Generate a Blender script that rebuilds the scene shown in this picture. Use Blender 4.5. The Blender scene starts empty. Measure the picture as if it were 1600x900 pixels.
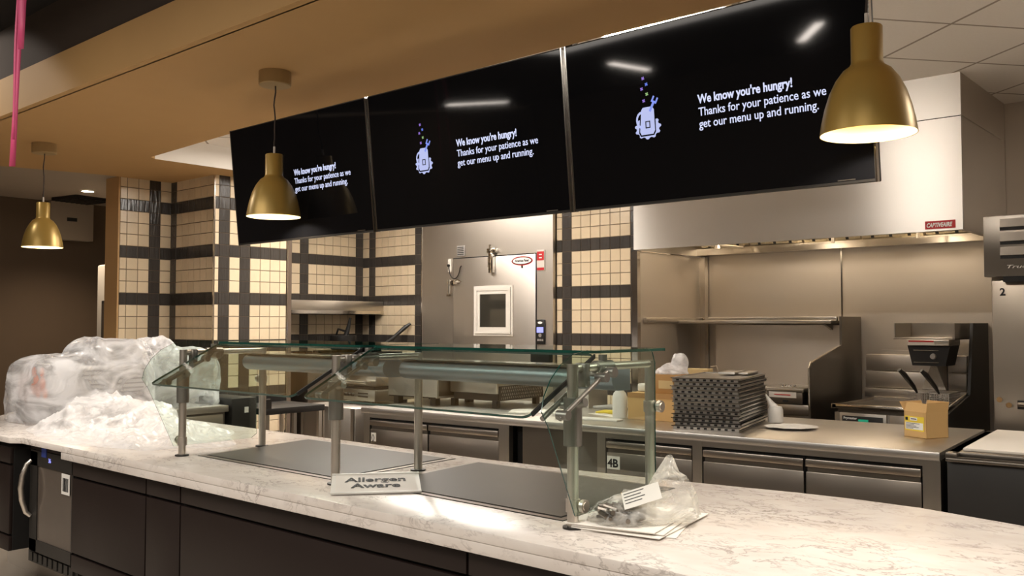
import bpy, bmesh, math, random
from mathutils import Vector, Matrix, noise
random.seed(7)
SC = bpy.context.scene
COL = SC.collection
R = math.radians
PI = math.pi

# ------------------------------------------------------------------ camera
cd = bpy.data.cameras.new('camera')
cam = bpy.data.objects.new('camera', cd)
COL.objects.link(cam)
cam.location = (0, 0, 1.5)
cam.rotation_euler = (R(90) + math.atan(55 / 1420), 0, R(41))
cd.sensor_width = 36
cd.lens = 1420 / 1600 * 36
cd.clip_start = 0.05
SC.camera = cam

# ------------------------------------------------------------------ world, exposure
w = bpy.data.worlds.new('world')
SC.world = w
w.use_nodes = True
w.node_tree.nodes['Background'].inputs[0].default_value = (1.0, 0.72, 0.5, 1)
w.node_tree.nodes['Background'].inputs[1].default_value = 0.10
SC.view_settings.view_transform = 'Standard'
SC.view_settings.look = 'None'
SC.view_settings.gamma = 1
SC.view_settings.use_curve_mapping = False
SC.view_settings.exposure = 1.0

# strengths of the room's lamps (emitting faces of the fixtures)
KITCHEN_PANEL = 14.0
KITCHEN_STRIP = 85.0
SEATING_STRIP = 22.0
DOWNLIGHT = 60.0
PENDANT_W = 12.0
WARM = (1.0, 0.92, 0.83)
WARMER = (1.0, 0.80, 0.58)


def area(name, loc, size, power, color, rot=(0, 0, 0), sy=None):
    l = bpy.data.lights.new(name, 'AREA')
    l.shape = 'RECTANGLE'
    l.size = size
    l.size_y = sy or size
    l.energy = power
    l.color = color
    o = bpy.data.objects.new(name, l)
    COL.objects.link(o)
    o.location = loc
    o.rotation_euler = rot
    return o


# ------------------------------------------------------------------ materials
MATS = {}


def nt(name):
    m = bpy.data.materials.new(name)
    m.use_nodes = True
    t = m.node_tree
    return m, t, t.nodes, t.links, t.nodes['Principled BSDF']


def col4(c):
    return (c[0], c[1], c[2], 1)


def mat(name, base, rough=0.5, metal=0.0, var=0.08, scale=6, bump=0.0, bscale=40, stretch=(1, 1, 1), coat=0.0,
        spec=0.5, island=0.0, emit=None, es=0.0, rvar=0.0, aniso=0.0):
    m, t, N, L, b = nt(name)
    tc = N.new('ShaderNodeTexCoord')
    mp = N.new('ShaderNodeMapping')
    mp.inputs['Scale'].default_value = stretch
    L.new(tc.outputs['Object'], mp.inputs[0])
    n = N.new('ShaderNodeTexNoise')
    n.inputs['Scale'].default_value = scale
    n.inputs['Detail'].default_value = 4
    L.new(mp.outputs[0], n.inputs['Vector'])
    mix = N.new('ShaderNodeMix')
    mix.data_type = 'RGBA'
    mix.inputs['A'].default_value = col4([c * (1 - var) for c in base])
    mix.inputs['B'].default_value = col4([min(1, c * (1 + var)) for c in base])
    L.new(n.outputs['Fac'], mix.inputs['Factor'])
    out = mix.outputs['Result']
    if island:
        g = N.new('ShaderNodeNewGeometry')
        h = N.new('ShaderNodeHueSaturation')
        mr = N.new('ShaderNodeMapRange')
        mr.inputs['To Min'].default_value = 1 - island
        mr.inputs['To Max'].default_value = 1 + island
        L.new(g.outputs['Random Per Island'], mr.inputs['Value'])
        L.new(mr.outputs[0], h.inputs['Value'])
        L.new(out, h.inputs['Color'])
        out = h.outputs[0]
    L.new(out, b.inputs['Base Color'])
    b.inputs['Roughness'].default_value = rough
    if rvar:
        mr2 = N.new('ShaderNodeMapRange')
        mr2.inputs['To Min'].default_value = rough - rvar
        mr2.inputs['To Max'].default_value = rough + rvar
        L.new(n.outputs['Fac'], mr2.inputs['Value'])
        L.new(mr2.outputs[0], b.inputs['Roughness'])
    b.inputs['Metallic'].default_value = metal
    b.inputs['Specular IOR Level'].default_value = spec
    b.inputs['Coat Weight'].default_value = coat
    if emit:
        b.inputs['Emission Color'].default_value = col4(emit)
        b.inputs['Emission Strength'].default_value = es
    if bump:
        n2 = N.new('ShaderNodeTexNoise')
        n2.inputs['Scale'].default_value = bscale
        n2.inputs['Detail'].default_value = 3
        L.new(mp.outputs[0], n2.inputs['Vector'])
        bp = N.new('ShaderNodeBump')
        bp.inputs['Strength'].default_value = bump
        bp.inputs['Distance'].default_value = 0.01
        L.new(n2.outputs['Fac'], bp.inputs['Height'])
        L.new(bp.outputs[0], b.inputs['Normal'])
    if aniso:
        b.inputs['Anisotropic'].default_value = aniso
        b.inputs['Anisotropic Rotation'].default_value = 0.25
        tn = N.new('ShaderNodeTangent'); tn.direction_type = 'RADIAL'; tn.axis = 'Z'
        L.new(tn.outputs[0], b.inputs['Tangent'])
    MATS[name] = m
    return m


mat('ochre', (0.49, 0.295, 0.115), 0.75, var=0.03)
mat('ochre_face', (0.52, 0.32, 0.14), 0.7, var=0.03)
mat('dark_plaster', (0.055, 0.038, 0.028), 0.9)
mat('black_ceiling', (0.012, 0.009, 0.008), 0.95)
mat('brown_wall', (0.11, 0.075, 0.048), 0.85, var=0.05)
mat('grey_panel', (0.34, 0.28, 0.22), 0.7, var=0.03)
mat('floor_tile', (0.52, 0.46, 0.39), 0.35, var=0.06)
mat('tile_cream', (0.70, 0.575, 0.40), 0.22, var=0.05, scale=14, bump=0.3, bscale=10, island=0.06)
mat('tile_dark', (0.052, 0.046, 0.041), 0.20, var=0.25, scale=5, stretch=(8, 8, 1), bump=0.5, bscale=6, island=0.15)
mat('grout', (0.12, 0.085, 0.06), 0.9)
mat('steel', (0.60, 0.56, 0.50), 0.30, 1.0, var=0.05, scale=3, bump=0.03, bscale=3, stretch=(1, 1, 0.6))
mat('steel_hood', (0.70, 0.665, 0.62), 0.36, 1.0, var=0.03, scale=3, bump=0.05, bscale=1.6, aniso=0.85)
mat('steel_wall', (0.66, 0.60, 0.53), 0.45, 0.9, var=0.05, scale=1.5, bump=0.10, bscale=1.3)
mat('steel_door', (0.42, 0.375, 0.315), 0.36, 1.0, var=0.05, scale=1.2, bump=0.08, bscale=1.2)
mat('steel_dark', (0.24, 0.215, 0.185), 0.35, 1.0, var=0.1, scale=3)
mat('steel_drawer', (0.42, 0.375, 0.325), 0.30, 1.0, var=0.08, scale=2.5, stretch=(0.4, 1, 3))
mat('steel_top', (0.68, 0.65, 0.61), 0.34, 1.0, var=0.05, scale=6, bump=0.03, bscale=8)
mat('steel_panel', (0.64, 0.595, 0.54), 0.42, 1.0, var=0.04, scale=2, bump=0.03, bscale=2)
mat('polished', (0.72, 0.68, 0.62), 0.14, 1.0, var=0.02)
mat('satin_tube', (0.78, 0.73, 0.66), 0.33, 1.0, var=0.02)
mat('clamp_grey', (0.30, 0.285, 0.26), 0.38, 0.8, var=0.04)
mat('bar_blue', (0.33, 0.37, 0.41), 0.35, 0.6, var=0.03)
mat('brass', (0.38, 0.25, 0.062), 0.34, 0.35, var=0.03)
mat('shade_white', (0.80, 0.66, 0.34), 0.6, var=0.01)
mat('canopy_brass', (0.40, 0.28, 0.13), 0.5, 0.3, var=0.03)
mat('black', (0.012, 0.011, 0.010), 0.4, var=0.1)
mat('black_gloss', (0.006, 0.006, 0.007), 0.045, var=0.02, spec=0.30)
mat('black_body', (0.018, 0.016, 0.014), 0.45, var=0.1)
mat('cord', (0.03, 0.018, 0.012), 0.6)
mat('panel_brown', (0.016, 0.0095, 0.008), 0.45, var=0.08, scale=4, spec=0.3)
mat('gap_black', (0.006, 0.005, 0.004), 0.9)
mat('hot_plate', (0.060, 0.054, 0.047), 0.38, var=0.08, spec=0.18)
mat('white_plastic', (0.80, 0.78, 0.73), 0.4, var=0.02)
mat('board_white', (0.80, 0.75, 0.67), 0.5, var=0.02)
mat('white_metal', (0.66, 0.62, 0.56), 0.4, var=0.02)
mat('paper', (0.84, 0.80, 0.74), 0.7, var=0.03)
mat('cloth_white', (0.82, 0.79, 0.73), 0.9, var=0.04, bump=0.3, bscale=60)
mat('cardboard', (0.60, 0.38, 0.15), 0.8, var=0.06)
mat('cardboard_dark', (0.45, 0.25, 0.09), 0.8, var=0.06)
mat('yellow', (0.80, 0.62, 0.05), 0.5)
mat('tan', (0.62, 0.46, 0.22), 0.6)
mat('red', (0.50, 0.015, 0.02), 0.4, var=0.05)
mat('orange', (0.62, 0.16, 0.045), 0.5)
mat('blue', (0.03, 0.06, 0.30), 0.4)
mat('ink', (0.008, 0.008, 0.008), 0.6)
mat('liner_white', (0.88, 0.84, 0.78), 0.8, var=0.01)
mat('rubber', (0.02, 0.02, 0.02), 0.5)
mat('white_ink', (0.85, 0.85, 0.82), 0.5)
mat('pink', (0.86, 0.09, 0.26), 0.55)
mat('ribbon_pink', (0.62, 0.07, 0.19), 0.5)
mat('shadow_slot', (0.01, 0.009, 0.008), 0.8)
mat('pan_metal', (0.62, 0.59, 0.55), 0.30, 1.0, var=0.1, scale=20)
mat('machine_grey', (0.32, 0.30, 0.28), 0.5)
mat('machine_white', (0.62, 0.60, 0.57), 0.5)
mat('glass_dark', (0.035, 0.032, 0.025), 0.05, var=0.2, scale=3)
mat('cooler_glass', (0.10, 0.08, 0.065), 0.08, var=0.2, scale=3)
mat('filter_metal', (0.62, 0.56, 0.45), 0.30, 1.0, var=0.1)


def emat(name, c, s):
    m, t, N, L, b = nt(name)
    b.inputs['Base Color'].default_value = col4([x * 0.5 for x in c])
    b.inputs['Emission Color'].default_value = col4(c)
    b.inputs['Emission Strength'].default_value = s
    MATS[name] = m
    return m


emat('light_panel', WARM, KITCHEN_PANEL)
emat('light_strip', WARM, KITCHEN_STRIP)
emat('seat_strip', (1, 0.9, 0.8), SEATING_STRIP)
emat('amber_square', (1, 0.45, 0.15), 9.0)
emat('downlight_lens', (1, 0.85, 0.62), 14)
emat('bulb', (1, 0.78, 0.42), 9)
emat('screen_text', (0.66, 0.72, 1.0), 0.42)
emat('screen_icon', (0.22, 0.30, 0.85), 0.40)
emat('icon_body', (0.50, 0.57, 0.95), 0.36)
emat('screen_blue', (0.12, 0.20, 0.75), 0.4)
emat('screen_green', (0.35, 0.6, 0.25), 0.3)
emat('screen_purple', (0.3, 0.18, 0.7), 0.35)
emat('lcd_blue', (0.30, 0.32, 1.0), 0.6)
emat('led_cyan', (0.45, 0.75, 1.0), 1.2)
emat('led_green', (0.02, 0.35, 0.2), 0.25)


def ceiling_tiles():
    m, t, N, L, b = nt('ceiling_tile')
    tc = N.new('ShaderNodeTexCoord')
    mp = N.new('ShaderNodeMapping')
    mp.vector_type = 'TEXTURE'
    mp.inputs['Location'].default_value = (-1.81, 5.387, 0)
    mp.inputs['Rotation'].default_value = (0, 0, R(51.2))
    mp.inputs['Scale'].default_value = (0.61, 0.61, 1)
    L.new(tc.outputs['Object'], mp.inputs[0])
    sx = N.new('ShaderNodeSeparateXYZ')
    L.new(mp.outputs[0], sx.inputs[0])
    outs = []
    for k in 'XY':
        f = N.new('ShaderNodeMath'); f.operation = 'PINGPONG'; f.inputs[1].default_value = 0.5
        L.new(sx.outputs[k], f.inputs[0])
        g = N.new('ShaderNodeMath'); g.operation = 'LESS_THAN'; g.inputs[1].default_value = 0.014
        L.new(f.outputs[0], g.inputs[0])
        outs.append(g)
    mx = N.new('ShaderNodeMath'); mx.operation = 'MAXIMUM'
    L.new(outs[0].outputs[0], mx.inputs[0]); L.new(outs[1].outputs[0], mx.inputs[1])
    n = N.new('ShaderNodeTexNoise'); n.inputs['Scale'].default_value = 60
    L.new(tc.outputs['Object'], n.inputs['Vector'])
    mix0 = N.new('ShaderNodeMix'); mix0.data_type = 'RGBA'
    mix0.inputs['A'].default_value = (0.86, 0.80, 0.73, 1)
    mix0.inputs['B'].default_value = (0.92, 0.87, 0.80, 1)
    L.new(n.outputs['Fac'], mix0.inputs['Factor'])
    mix = N.new('ShaderNodeMix'); mix.data_type = 'RGBA'
    L.new(mix0.outputs['Result'], mix.inputs['A'])
    mix.inputs['B'].default_value = (0.40, 0.34, 0.28, 1)
    L.new(mx.outputs[0], mix.inputs['Factor'])
    L.new(mix.outputs['Result'], b.inputs['Base Color'])
    b.inputs['Roughness'].default_value = 0.9
    MATS['ceiling_tile'] = m


ceiling_tiles()


def quartz():
    m, t, N, L, b = nt('quartz')
    tc = N.new('ShaderNodeTexCoord')
    mp = N.new('ShaderNodeMapping')
    mp.inputs['Scale'].default_value = (1, 1.5, 1.6)
    L.new(tc.outputs['Object'], mp.inputs[0])
    warp = N.new('ShaderNodeTexNoise'); warp.inputs['Scale'].default_value = 5; warp.inputs['Detail'].default_value = 3
    L.new(mp.outputs[0], warp.inputs['Vector'])
    add = N.new('ShaderNodeMix'); add.data_type = 'RGBA'; add.blend_type = 'LINEAR_LIGHT'
    add.inputs['Factor'].default_value = 0.10
    L.new(mp.outputs[0], add.inputs['A']); L.new(warp.outputs['Color'], add.inputs['B'])
    v = N.new('ShaderNodeTexNoise'); v.inputs['Scale'].default_value = 9; v.inputs['Detail'].default_value = 5
    v.inputs['Roughness'].default_value = 0.62
    L.new(add.outputs['Result'], v.inputs['Vector'])
    r1 = N.new('ShaderNodeValToRGB')
    e = r1.color_ramp.elements
    e[0].position = 0.468; e[0].color = (0, 0, 0, 1)
    e[1].position = 0.53; e[1].color = (0, 0, 0, 1)
    k = e.new(0.50); k.color = (1, 1, 1, 1)
    L.new(v.outputs['Fac'], r1.inputs[0])
    msk = N.new('ShaderNodeTexNoise'); msk.inputs['Scale'].default_value = 4.5; msk.inputs['Detail'].default_value = 2
    L.new(mp.outputs[0], msk.inputs['Vector'])
    r2 = N.new('ShaderNodeValToRGB')
    r2.color_ramp.elements[0].position = 0.36; r2.color_ramp.elements[1].position = 0.60
    L.new(msk.outputs['Fac'], r2.inputs[0])
    mul = N.new('ShaderNodeMath'); mul.operation = 'MULTIPLY'
    L.new(r1.outputs[0], mul.inputs[0]); L.new(r2.outputs[0], mul.inputs[1])
    mul2 = N.new('ShaderNodeMath'); mul2.operation = 'MULTIPLY'; mul2.inputs[1].default_value = 0.60
    L.new(mul.outputs[0], mul2.inputs[0])
    cl = N.new('ShaderNodeTexNoise'); cl.inputs['Scale'].default_value = 7; cl.inputs['Detail'].default_value = 6
    L.new(add.outputs['Result'], cl.inputs['Vector'])
    base = N.new('ShaderNodeMix'); base.data_type = 'RGBA'
    base.inputs['A'].default_value = (0.64, 0.565, 0.51, 1)
    base.inputs['B'].default_value = (0.84, 0.80, 0.755, 1)
    L.new(cl.outputs['Fac'], base.inputs['Factor'])
    mix = N.new('ShaderNodeMix'); mix.data_type = 'RGBA'
    L.new(base.outputs['Result'], mix.inputs['A'])
    mix.inputs['B'].default_value = (0.20, 0.155, 0.14, 1)
    L.new(mul2.outputs[0], mix.inputs['Factor'])
    L.new(mix.outputs['Result'], b.inputs['Base Color'])
    b.inputs['Roughness'].default_value = 0.22
    MATS['quartz'] = m


quartz()


def glass_mats():
    m = bpy.data.materials.new('pane_glass'); m.use_nodes = True
    t = m.node_tree; N = t.nodes; L = t.links; N.remove(N['Principled BSDF'])
    tr = N.new('ShaderNodeBsdfTransparent'); tr.inputs[0].default_value = (0.90, 0.955, 0.925, 1)
    gl = N.new('ShaderNodeBsdfGlossy'); gl.inputs['Roughness'].default_value = 0.02
    lw = N.new('ShaderNodeLayerWeight'); lw.inputs['Blend'].default_value = 0.5
    pw = N.new('ShaderNodeMath'); pw.operation = 'POWER'; pw.inputs[1].default_value = 5.0
    L.new(lw.outputs['Facing'], pw.inputs[0])
    fr = N.new('ShaderNodeMath'); fr.operation = 'MULTIPLY_ADD'; fr.inputs[1].default_value = 0.93; fr.inputs[2].default_value = 0.035
    L.new(pw.outputs[0], fr.inputs[0])
    mx = N.new('ShaderNodeMixShader')
    L.new(fr.outputs[0], mx.inputs[0]); L.new(tr.outputs[0], mx.inputs[1]); L.new(gl.outputs[0], mx.inputs[2])
    L.new(mx.outputs[0], N['Material Output'].inputs[0])
    MATS['pane_glass'] = m
    mat('glass_edge', (0.008, 0.06, 0.045), 0.15, var=0.4, scale=12, coat=0.5)
    for nm, base, op, sc in (('plastic_film', (0.96, 0.96, 0.98), 0.58, 4), ('plastic_pile', (0.93, 0.92, 0.92), 0.78, 6),
                             ('plastic_bag', (0.88, 0.86, 0.80), 0.42, 12)):
        m = bpy.data.materials.new(nm); m.use_nodes = True
        t = m.node_tree; N = t.nodes; L = t.links; b = N['Principled BSDF']
        b.inputs['Base Color'].default_value = col4(base); b.inputs['Roughness'].default_value = 0.22
        b.inputs['Specular IOR Level'].default_value = 0.7
        tc = N.new('ShaderNodeTexCoord')
        n = N.new('ShaderNodeTexNoise'); n.inputs['Scale'].default_value = sc; n.inputs['Detail'].default_value = 5
        n.inputs['Distortion'].default_value = 1.2
        mpp = N.new('ShaderNodeMapping'); mpp.inputs['Scale'].default_value = (0.6, 1.0, 1.7)
        mpp.inputs['Rotation'].default_value = (0.3, 0.25, 0)
        L.new(tc.outputs['Object'], mpp.inputs[0]); L.new(mpp.outputs[0], n.inputs['Vector'])
        rr = N.new('ShaderNodeMapRange')
        rr.inputs['From Min'].default_value = 0.40; rr.inputs['From Max'].default_value = 0.60
        rr.inputs['To Min'].default_value = max(0, op - 0.32); rr.inputs['To Max'].default_value = min(1, op + 0.32)
        L.new(n.outputs['Fac'], rr.inputs['Value'])
        bp = N.new('ShaderNodeBump'); bp.inputs['Strength'].default_value = 0.5; bp.inputs['Distance'].default_value = 0.02
        L.new(n.outputs['Fac'], bp.inputs['Height']); L.new(bp.outputs[0], b.inputs['Normal'])
        tl = N.new('ShaderNodeBsdfTranslucent'); tl.inputs[0].default_value = col4(base)
        m1 = N.new('ShaderNodeMixShader'); m1.inputs[0].default_value = 0.35
        L.new(b.outputs[0], m1.inputs[1]); L.new(tl.outputs[0], m1.inputs[2])
        tr = N.new('ShaderNodeBsdfTransparent'); m2 = N.new('ShaderNodeMixShader')
        L.new(rr.outputs[0], m2.inputs[0]); L.new(tr.outputs[0], m2.inputs[1]); L.new(m1.outputs[0], m2.inputs[2])
        L.new(m2.outputs[0], N['Material Output'].inputs[0])
        MATS[nm] = m


glass_mats()


# ------------------------------------------------------------------ mesh helpers
class MB:
    def __init__(self, *mats):
        self.bm = bmesh.new()
        self.mats = list(mats)
        self.M = Matrix.Identity(4)

    def _m(self, name):
        if name not in self.mats:
            self.mats.append(name)
        return self.mats.index(name)

    def _poly(self, pts, m):
        vs = [self.bm.verts.new(self.M @ Vector(p)) for p in pts]
        f = self.bm.faces.new(vs)
        f.material_index = m
        return f

    def quad(self, pts, m=None):
        self._poly(pts, self._m(m) if m else 0)
        return self

    def box(self, a, b, m=None, bev=0.0):
        mi = self._m(m) if m else 0
        x0, y0, z0 = [min(p, q) for p, q in zip(a, b)]
        x1, y1, z1 = [max(p, q) for p, q in zip(a, b)]
        V = [self.bm.verts.new(self.M @ Vector(p)) for p in
             ((x0, y0, z0), (x1, y0, z0), (x1, y1, z0), (x0, y1, z0), (x0, y0, z1), (x1, y0, z1), (x1, y1, z1), (x0, y1, z1))]
        F = []
        for q in ((0, 3, 2, 1), (4, 5, 6, 7), (0, 1, 5, 4), (1, 2, 6, 5), (2, 3, 7, 6), (3, 0, 4, 7)):
            f = self.bm.faces.new([V[i] for i in q]); f.material_index = mi; F.append(f)
        if bev:
            es = set(e for f in F for e in f.edges)
            bmesh.ops.bevel(self.bm, geom=list(es), offset=bev, segments=2, affect='EDGES', profile=0.5, material=mi)
        return self

    def prism(self, pts, a, b, axis='z', m=None, side=None, bev=0.0):
        """polygon (2D points) extruded along axis from a to b. z:(x,y) y:(x,z) x:(y,z)"""
        mi = self._m(m) if m else 0
        si = self._m(side) if side else mi

        def P(p, t):
            if axis == 'z': return (p[0], p[1], t)
            if axis == 'y': return (p[0], t, p[1])
            return (t, p[0], p[1])
        A = [self.bm.verts.new(self.M @ Vector(P(p, a))) for p in pts]
        B = [self.bm.verts.new(self.M @ Vector(P(p, b))) for p in pts]
        F = []
        f = self.bm.faces.new(A[::-1]); f.material_index = mi; F.append(f)
        f = self.bm.faces.new(B); f.material_index = mi; F.append(f)
        n = len(pts)
        for i in range(n):
            f = self.bm.faces.new((A[i], A[(i + 1) % n], B[(i + 1) % n], B[i])); f.material_index = si; F.append(f)
        bmesh.ops.recalc_face_normals(self.bm, faces=F)
        if bev:
            es = set(e for f in F for e in f.edges)
            bmesh.ops.bevel(self.bm, geom=list(es), offset=bev, segments=2, affect='EDGES', profile=0.5)
        return self

    def tube(self, pts, r, seg=12, m=None, caps=True):
        mi = self._m(m) if m else 0
        pts = [Vector(p) for p in pts]
        rs = r if isinstance(r, (list, tuple)) else [r] * len(pts)
        rings = []
        up = None
        for i, p in enumerate(pts):
            d = (pts[min(i + 1, len(pts) - 1)] - pts[max(i - 1, 0)]).normalized()
            if up is None:
                up = Vector((0, 0, 1)) if abs(d.z) < 0.9 else Vector((1, 0, 0))
            s = d.cross(up).normalized()
            up = s.cross(d).normalized()
            rings.append([self.bm.verts.new(self.M @ (p + (s * math.cos(2 * PI * k / seg) + up * math.sin(2 * PI * k / seg)) * rs[i]))
                          for k in range(seg)])
        for a, b in zip(rings, rings[1:]):
            for k in range(seg):
                f = self.bm.faces.new((a[k], a[(k + 1) % seg], b[(k + 1) % seg], b[k])); f.material_index = mi
        if caps:
            f = self.bm.faces.new(rings[0][::-1]); f.material_index = mi
            f = self.bm.faces.new(rings[-1]); f.material_index = mi
        return self

    def lathe(self, prof, c=(0, 0, 0), seg=40, m=None):
        mi = self._m(m) if m else 0
        rings = []
        for (r, z) in prof:
            if r < 1e-5:
                rings.append([self.bm.verts.new(self.M @ Vector((c[0], c[1], c[2] + z)))])
            else:
                rings.append([self.bm.verts.new(self.M @ Vector((c[0] + r * math.cos(2 * PI * k / seg), c[1] + r * math.sin(2 * PI * k / seg), c[2] + z)))
                              for k in range(seg)])
        for a, b in zip(rings, rings[1:]):
            for k in range(seg):
                k2 = (k + 1) % seg
                if len(a) == 1 and len(b) == 1: continue
                if len(a) == 1: vs = (a[0], b[k2], b[k])
                elif len(b) == 1: vs = (a[k], a[k2], b[0])
                else: vs = (a[k], a[k2], b[k2], b[k])
                f = self.bm.faces.new(vs); f.material_index = mi
        return self

    def build(self, name, parent=None, smooth=True, angle=35, mw=None):
        me = bpy.data.meshes.new(name)
        bmesh.ops.recalc_face_normals(self.bm, faces=self.bm.faces[:])
        self.bm.to_mesh(me)
        self.bm.free()
        for n in self.mats:
            me.materials.append(MATS[n])
        if smooth:
            for p in me.polygons: p.use_smooth = True
            me.set_sharp_from_angle(angle=R(angle))
        o = bpy.data.objects.new(name, me)
        COL.objects.link(o)
        if parent: o.parent = parent
        return o


def tag(o, label=None, cat=None, group=None, kind=None):
    if label: o['label'] = label
    if cat: o['category'] = cat
    if group: o['group'] = group
    if kind: o['kind'] = kind
    return o


def thing(name, label, cat, loc=(0, 0, 0), rz=0.0, group=None, rot=None):
    o = bpy.data.objects.new(name, None)
    o.empty_display_size = 0.1
    COL.objects.link(o)
    o.location = loc
    o.rotation_euler = rot if rot else (0, 0, rz)
    return tag(o, label, cat, group)


def struct(mb, name, smooth=False):
    return tag(mb.build(name, smooth=smooth), kind='structure')


def dup(root, loc, rz=None, label=None):
    kids = {}
    for o in bpy.data.objects:
        if o.parent: kids.setdefault(o.parent.name, []).append(o)

    def cp(o, par):
        c = o.copy(); COL.objects.link(c)
        if par: c.parent = par
        for ch in kids.get(o.name, []): cp(ch, c)
        return c
    r = cp(root, None)
    r.location = loc
    if rz is not None: r.rotation_euler = (r.rotation_euler[0], r.rotation_euler[1], rz)
    if label: r['label'] = label
    return r


def text(name, s, size, m, parent, loc, rot, bold=0.0, align='LEFT', depth=0.0006, sx=1.0, shear=0.0):
    cu = bpy.data.curves.new(name, 'FONT')
    cu.body = s
    cu.size = size
    cu.offset = bold
    cu.extrude = depth
    cu.align_x = align
    cu.shear = shear
    cu.resolution_u = 3
    tmp = bpy.data.objects.new('tmp', cu)
    COL.objects.link(tmp)
    dg = bpy.context.evaluated_depsgraph_get()
    me = bpy.data.meshes.new_from_object(tmp.evaluated_get(dg))
    bpy.data.objects.remove(tmp)
    bpy.data.curves.remove(cu)
    me.name = name
    me.materials.clear()
    me.materials.append(MATS[m])
    o = bpy.data.objects.new(name, me)
    COL.objects.link(o)
    if parent: o.parent = parent
    o.location = loc
    o.rotation_euler = rot
    o.scale = (sx, 1, 1)
    return o


FRONT = (R(90), 0, 0)      # text facing -Y
EAST = (R(90), 0, R(90))   # text facing +X

# ------------------------------------------------------------------ tiled walls
PT = 0.1096
DARKROW = 4


def tile_wall(name, p0, u, nrm, cols, z0, z1, zdark, back=0.10):
    """cols: list of (width in tiles, dark?) along u from p0.  zdark: centre height of a dark row."""
    u = Vector(u); nrm = Vector(nrm); p0 = Vector(p0)
    L = sum(c[0] for c in cols) * PT
    mb = MB('grout', 'tile_cream', 'tile_dark')
    a = p0; b = p0 + u * L - nrm * back
    mb.box((a.x, a.y, z0), (b.x, b.y, z1))
    g = 0.0022; up = 0.005; bv = 0.003
    k0 = math.floor((z0 - zdark) / PT) - 1
    s = 0.0
    up3 = Vector((0, 0, 1))
    for wd, dk in cols:
        k = k0
        while True:
            lo = zdark + (k - 0.5) * PT; hi = lo + PT
            if lo > z1: break
            lo2 = max(lo, z0); hi2 = min(hi, z1)
            if hi2 - lo2 > 0.012:
                dark = dk or (k % DARKROW == 0)
                s0 = s * PT + g; s1 = (s + wd) * PT - g
                A = [p0 + u * s0 + up3 * (lo2 + g), p0 + u * s1 + up3 * (lo2 + g), p0 + u * s1 + up3 * (hi2 - g), p0 + u * s0 + up3 * (hi2 - g)]
                c0 = sum(A, Vector()) / 4
                vo = [mb.bm.verts.new(p) for p in A]
                jit = nrm * random.uniform(-0.0006, 0.0006)
                vi = [mb.bm.verts.new(p + (c0 - p).normalized() * bv + nrm * up + jit * random.random()) for p in A]
                mi = 2 if dark else 1
                f = mb.bm.faces.new(vi); f.material_index = mi
                for i in range(4):
                    f = mb.bm.faces.new((vo[i], vo[(i + 1) % 4], vi[(i + 1) % 4], vi[i])); f.material_index = mi
            k += 1
        s += wd
    return struct(mb, name)


D, C_ = True, False


def cols(s):
    out = []
    for ch in s:
        if ch == 'D': out.append((1, True))
        elif ch == 'L': out.append((1, False))
        elif ch == 'h': out.append((0.6, False))
        elif ch == 'q': out.append((0.4, False))
        elif ch == 's': out.append((0.7, False))
    return out


XA, XC, YB = -8.24, -7.46, 4.45
tile_wall('wall_left', (XA, 3.945, 0), (0, 1, 0), (1, 0, 0), cols('hLLDL'), 0, 2.87, 2.165, 0.24)
tile_wall('wall_left_return', (XA, YB, 0), (1, 0, 0), (0, -1, 0), cols('DLLLLLL'), 0, 2.87, 2.165, 0.3)
tile_wall('wall_left_pier', (XC, YB, 0), (0, 1, 0), (1, 0, 0), cols('qDLDLLLs'), 0, 2.87, 2.165, 0.3)
tile_wall('wall_back_left', (-8.16, 6.77, 0), (0, -1, 0), (1, 0, 0), cols('DLLLLLLDLDLLLL'), 0, 3.05, 2.20, 0.2)
tile_wall('wall_back', (-8.16, 6.77, 0), (1, 0, 0), (0, -1, 0), cols('LDLLLLLLD'), 0, 3.05, 2.19, 0.2)
tile_wall('wall_back_right', (-5.32, 6.77, 0), (1, 0, 0), (0, -1, 0), cols('hDLLLLLLDLLs'), 0, 3.05, 2.225, 0.2)
# metal edge strips on the tile corners
for i, (x, y, z1) in enumerate(((XC + 0.004, YB - 0.004, 2.86), (XC + 0.004, YB + 0.79, 2.86), (-7.163, 6.762, 3.05))):
    struct(MB('polished').box((x - 0.008, y - 0.008, 0), (x + 0.006, y + 0.006, z1)), 'trim_%d' % (i + 1))
# painted ochre end of the left wall
struct(MB('ochre_face').box((-8.49, 3.928, 0), (-8.238, 3.944, 2.86)), 'wall_end')
struct(MB('grout').box((-8.3, 5.24, 0), (-7.47, 5.30, 2.87)), 'wall_left_back')

# stainless alcove walls behind the cooking line
mb = MB('steel_wall', 'shadow_slot', 'polished')
mb.box((-3.98, 7.10, 0), (0.6, 7.2, 3.05))
for x in (-2.73, -1.60):
    mb.box((x - 0.006, 7.094, 0.9), (x + 0.006, 7.1, 3.04), 'polished')
struct(mb, 'wall_alcove')
mb = MB('steel_wall', 'polished')
mb.box((-3.99, 6.08, 0), (-3.95, 7.12, 2.07))
mb.box((-3.996, 6.04, 0), (-3.944, 6.085, 2.07), 'polished')
mb.box((-3.95, 7.03, 0.9), (-3.90, 7.09, 2.07), 'polished')
struct(mb, 'wall_alcove_left')

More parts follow.
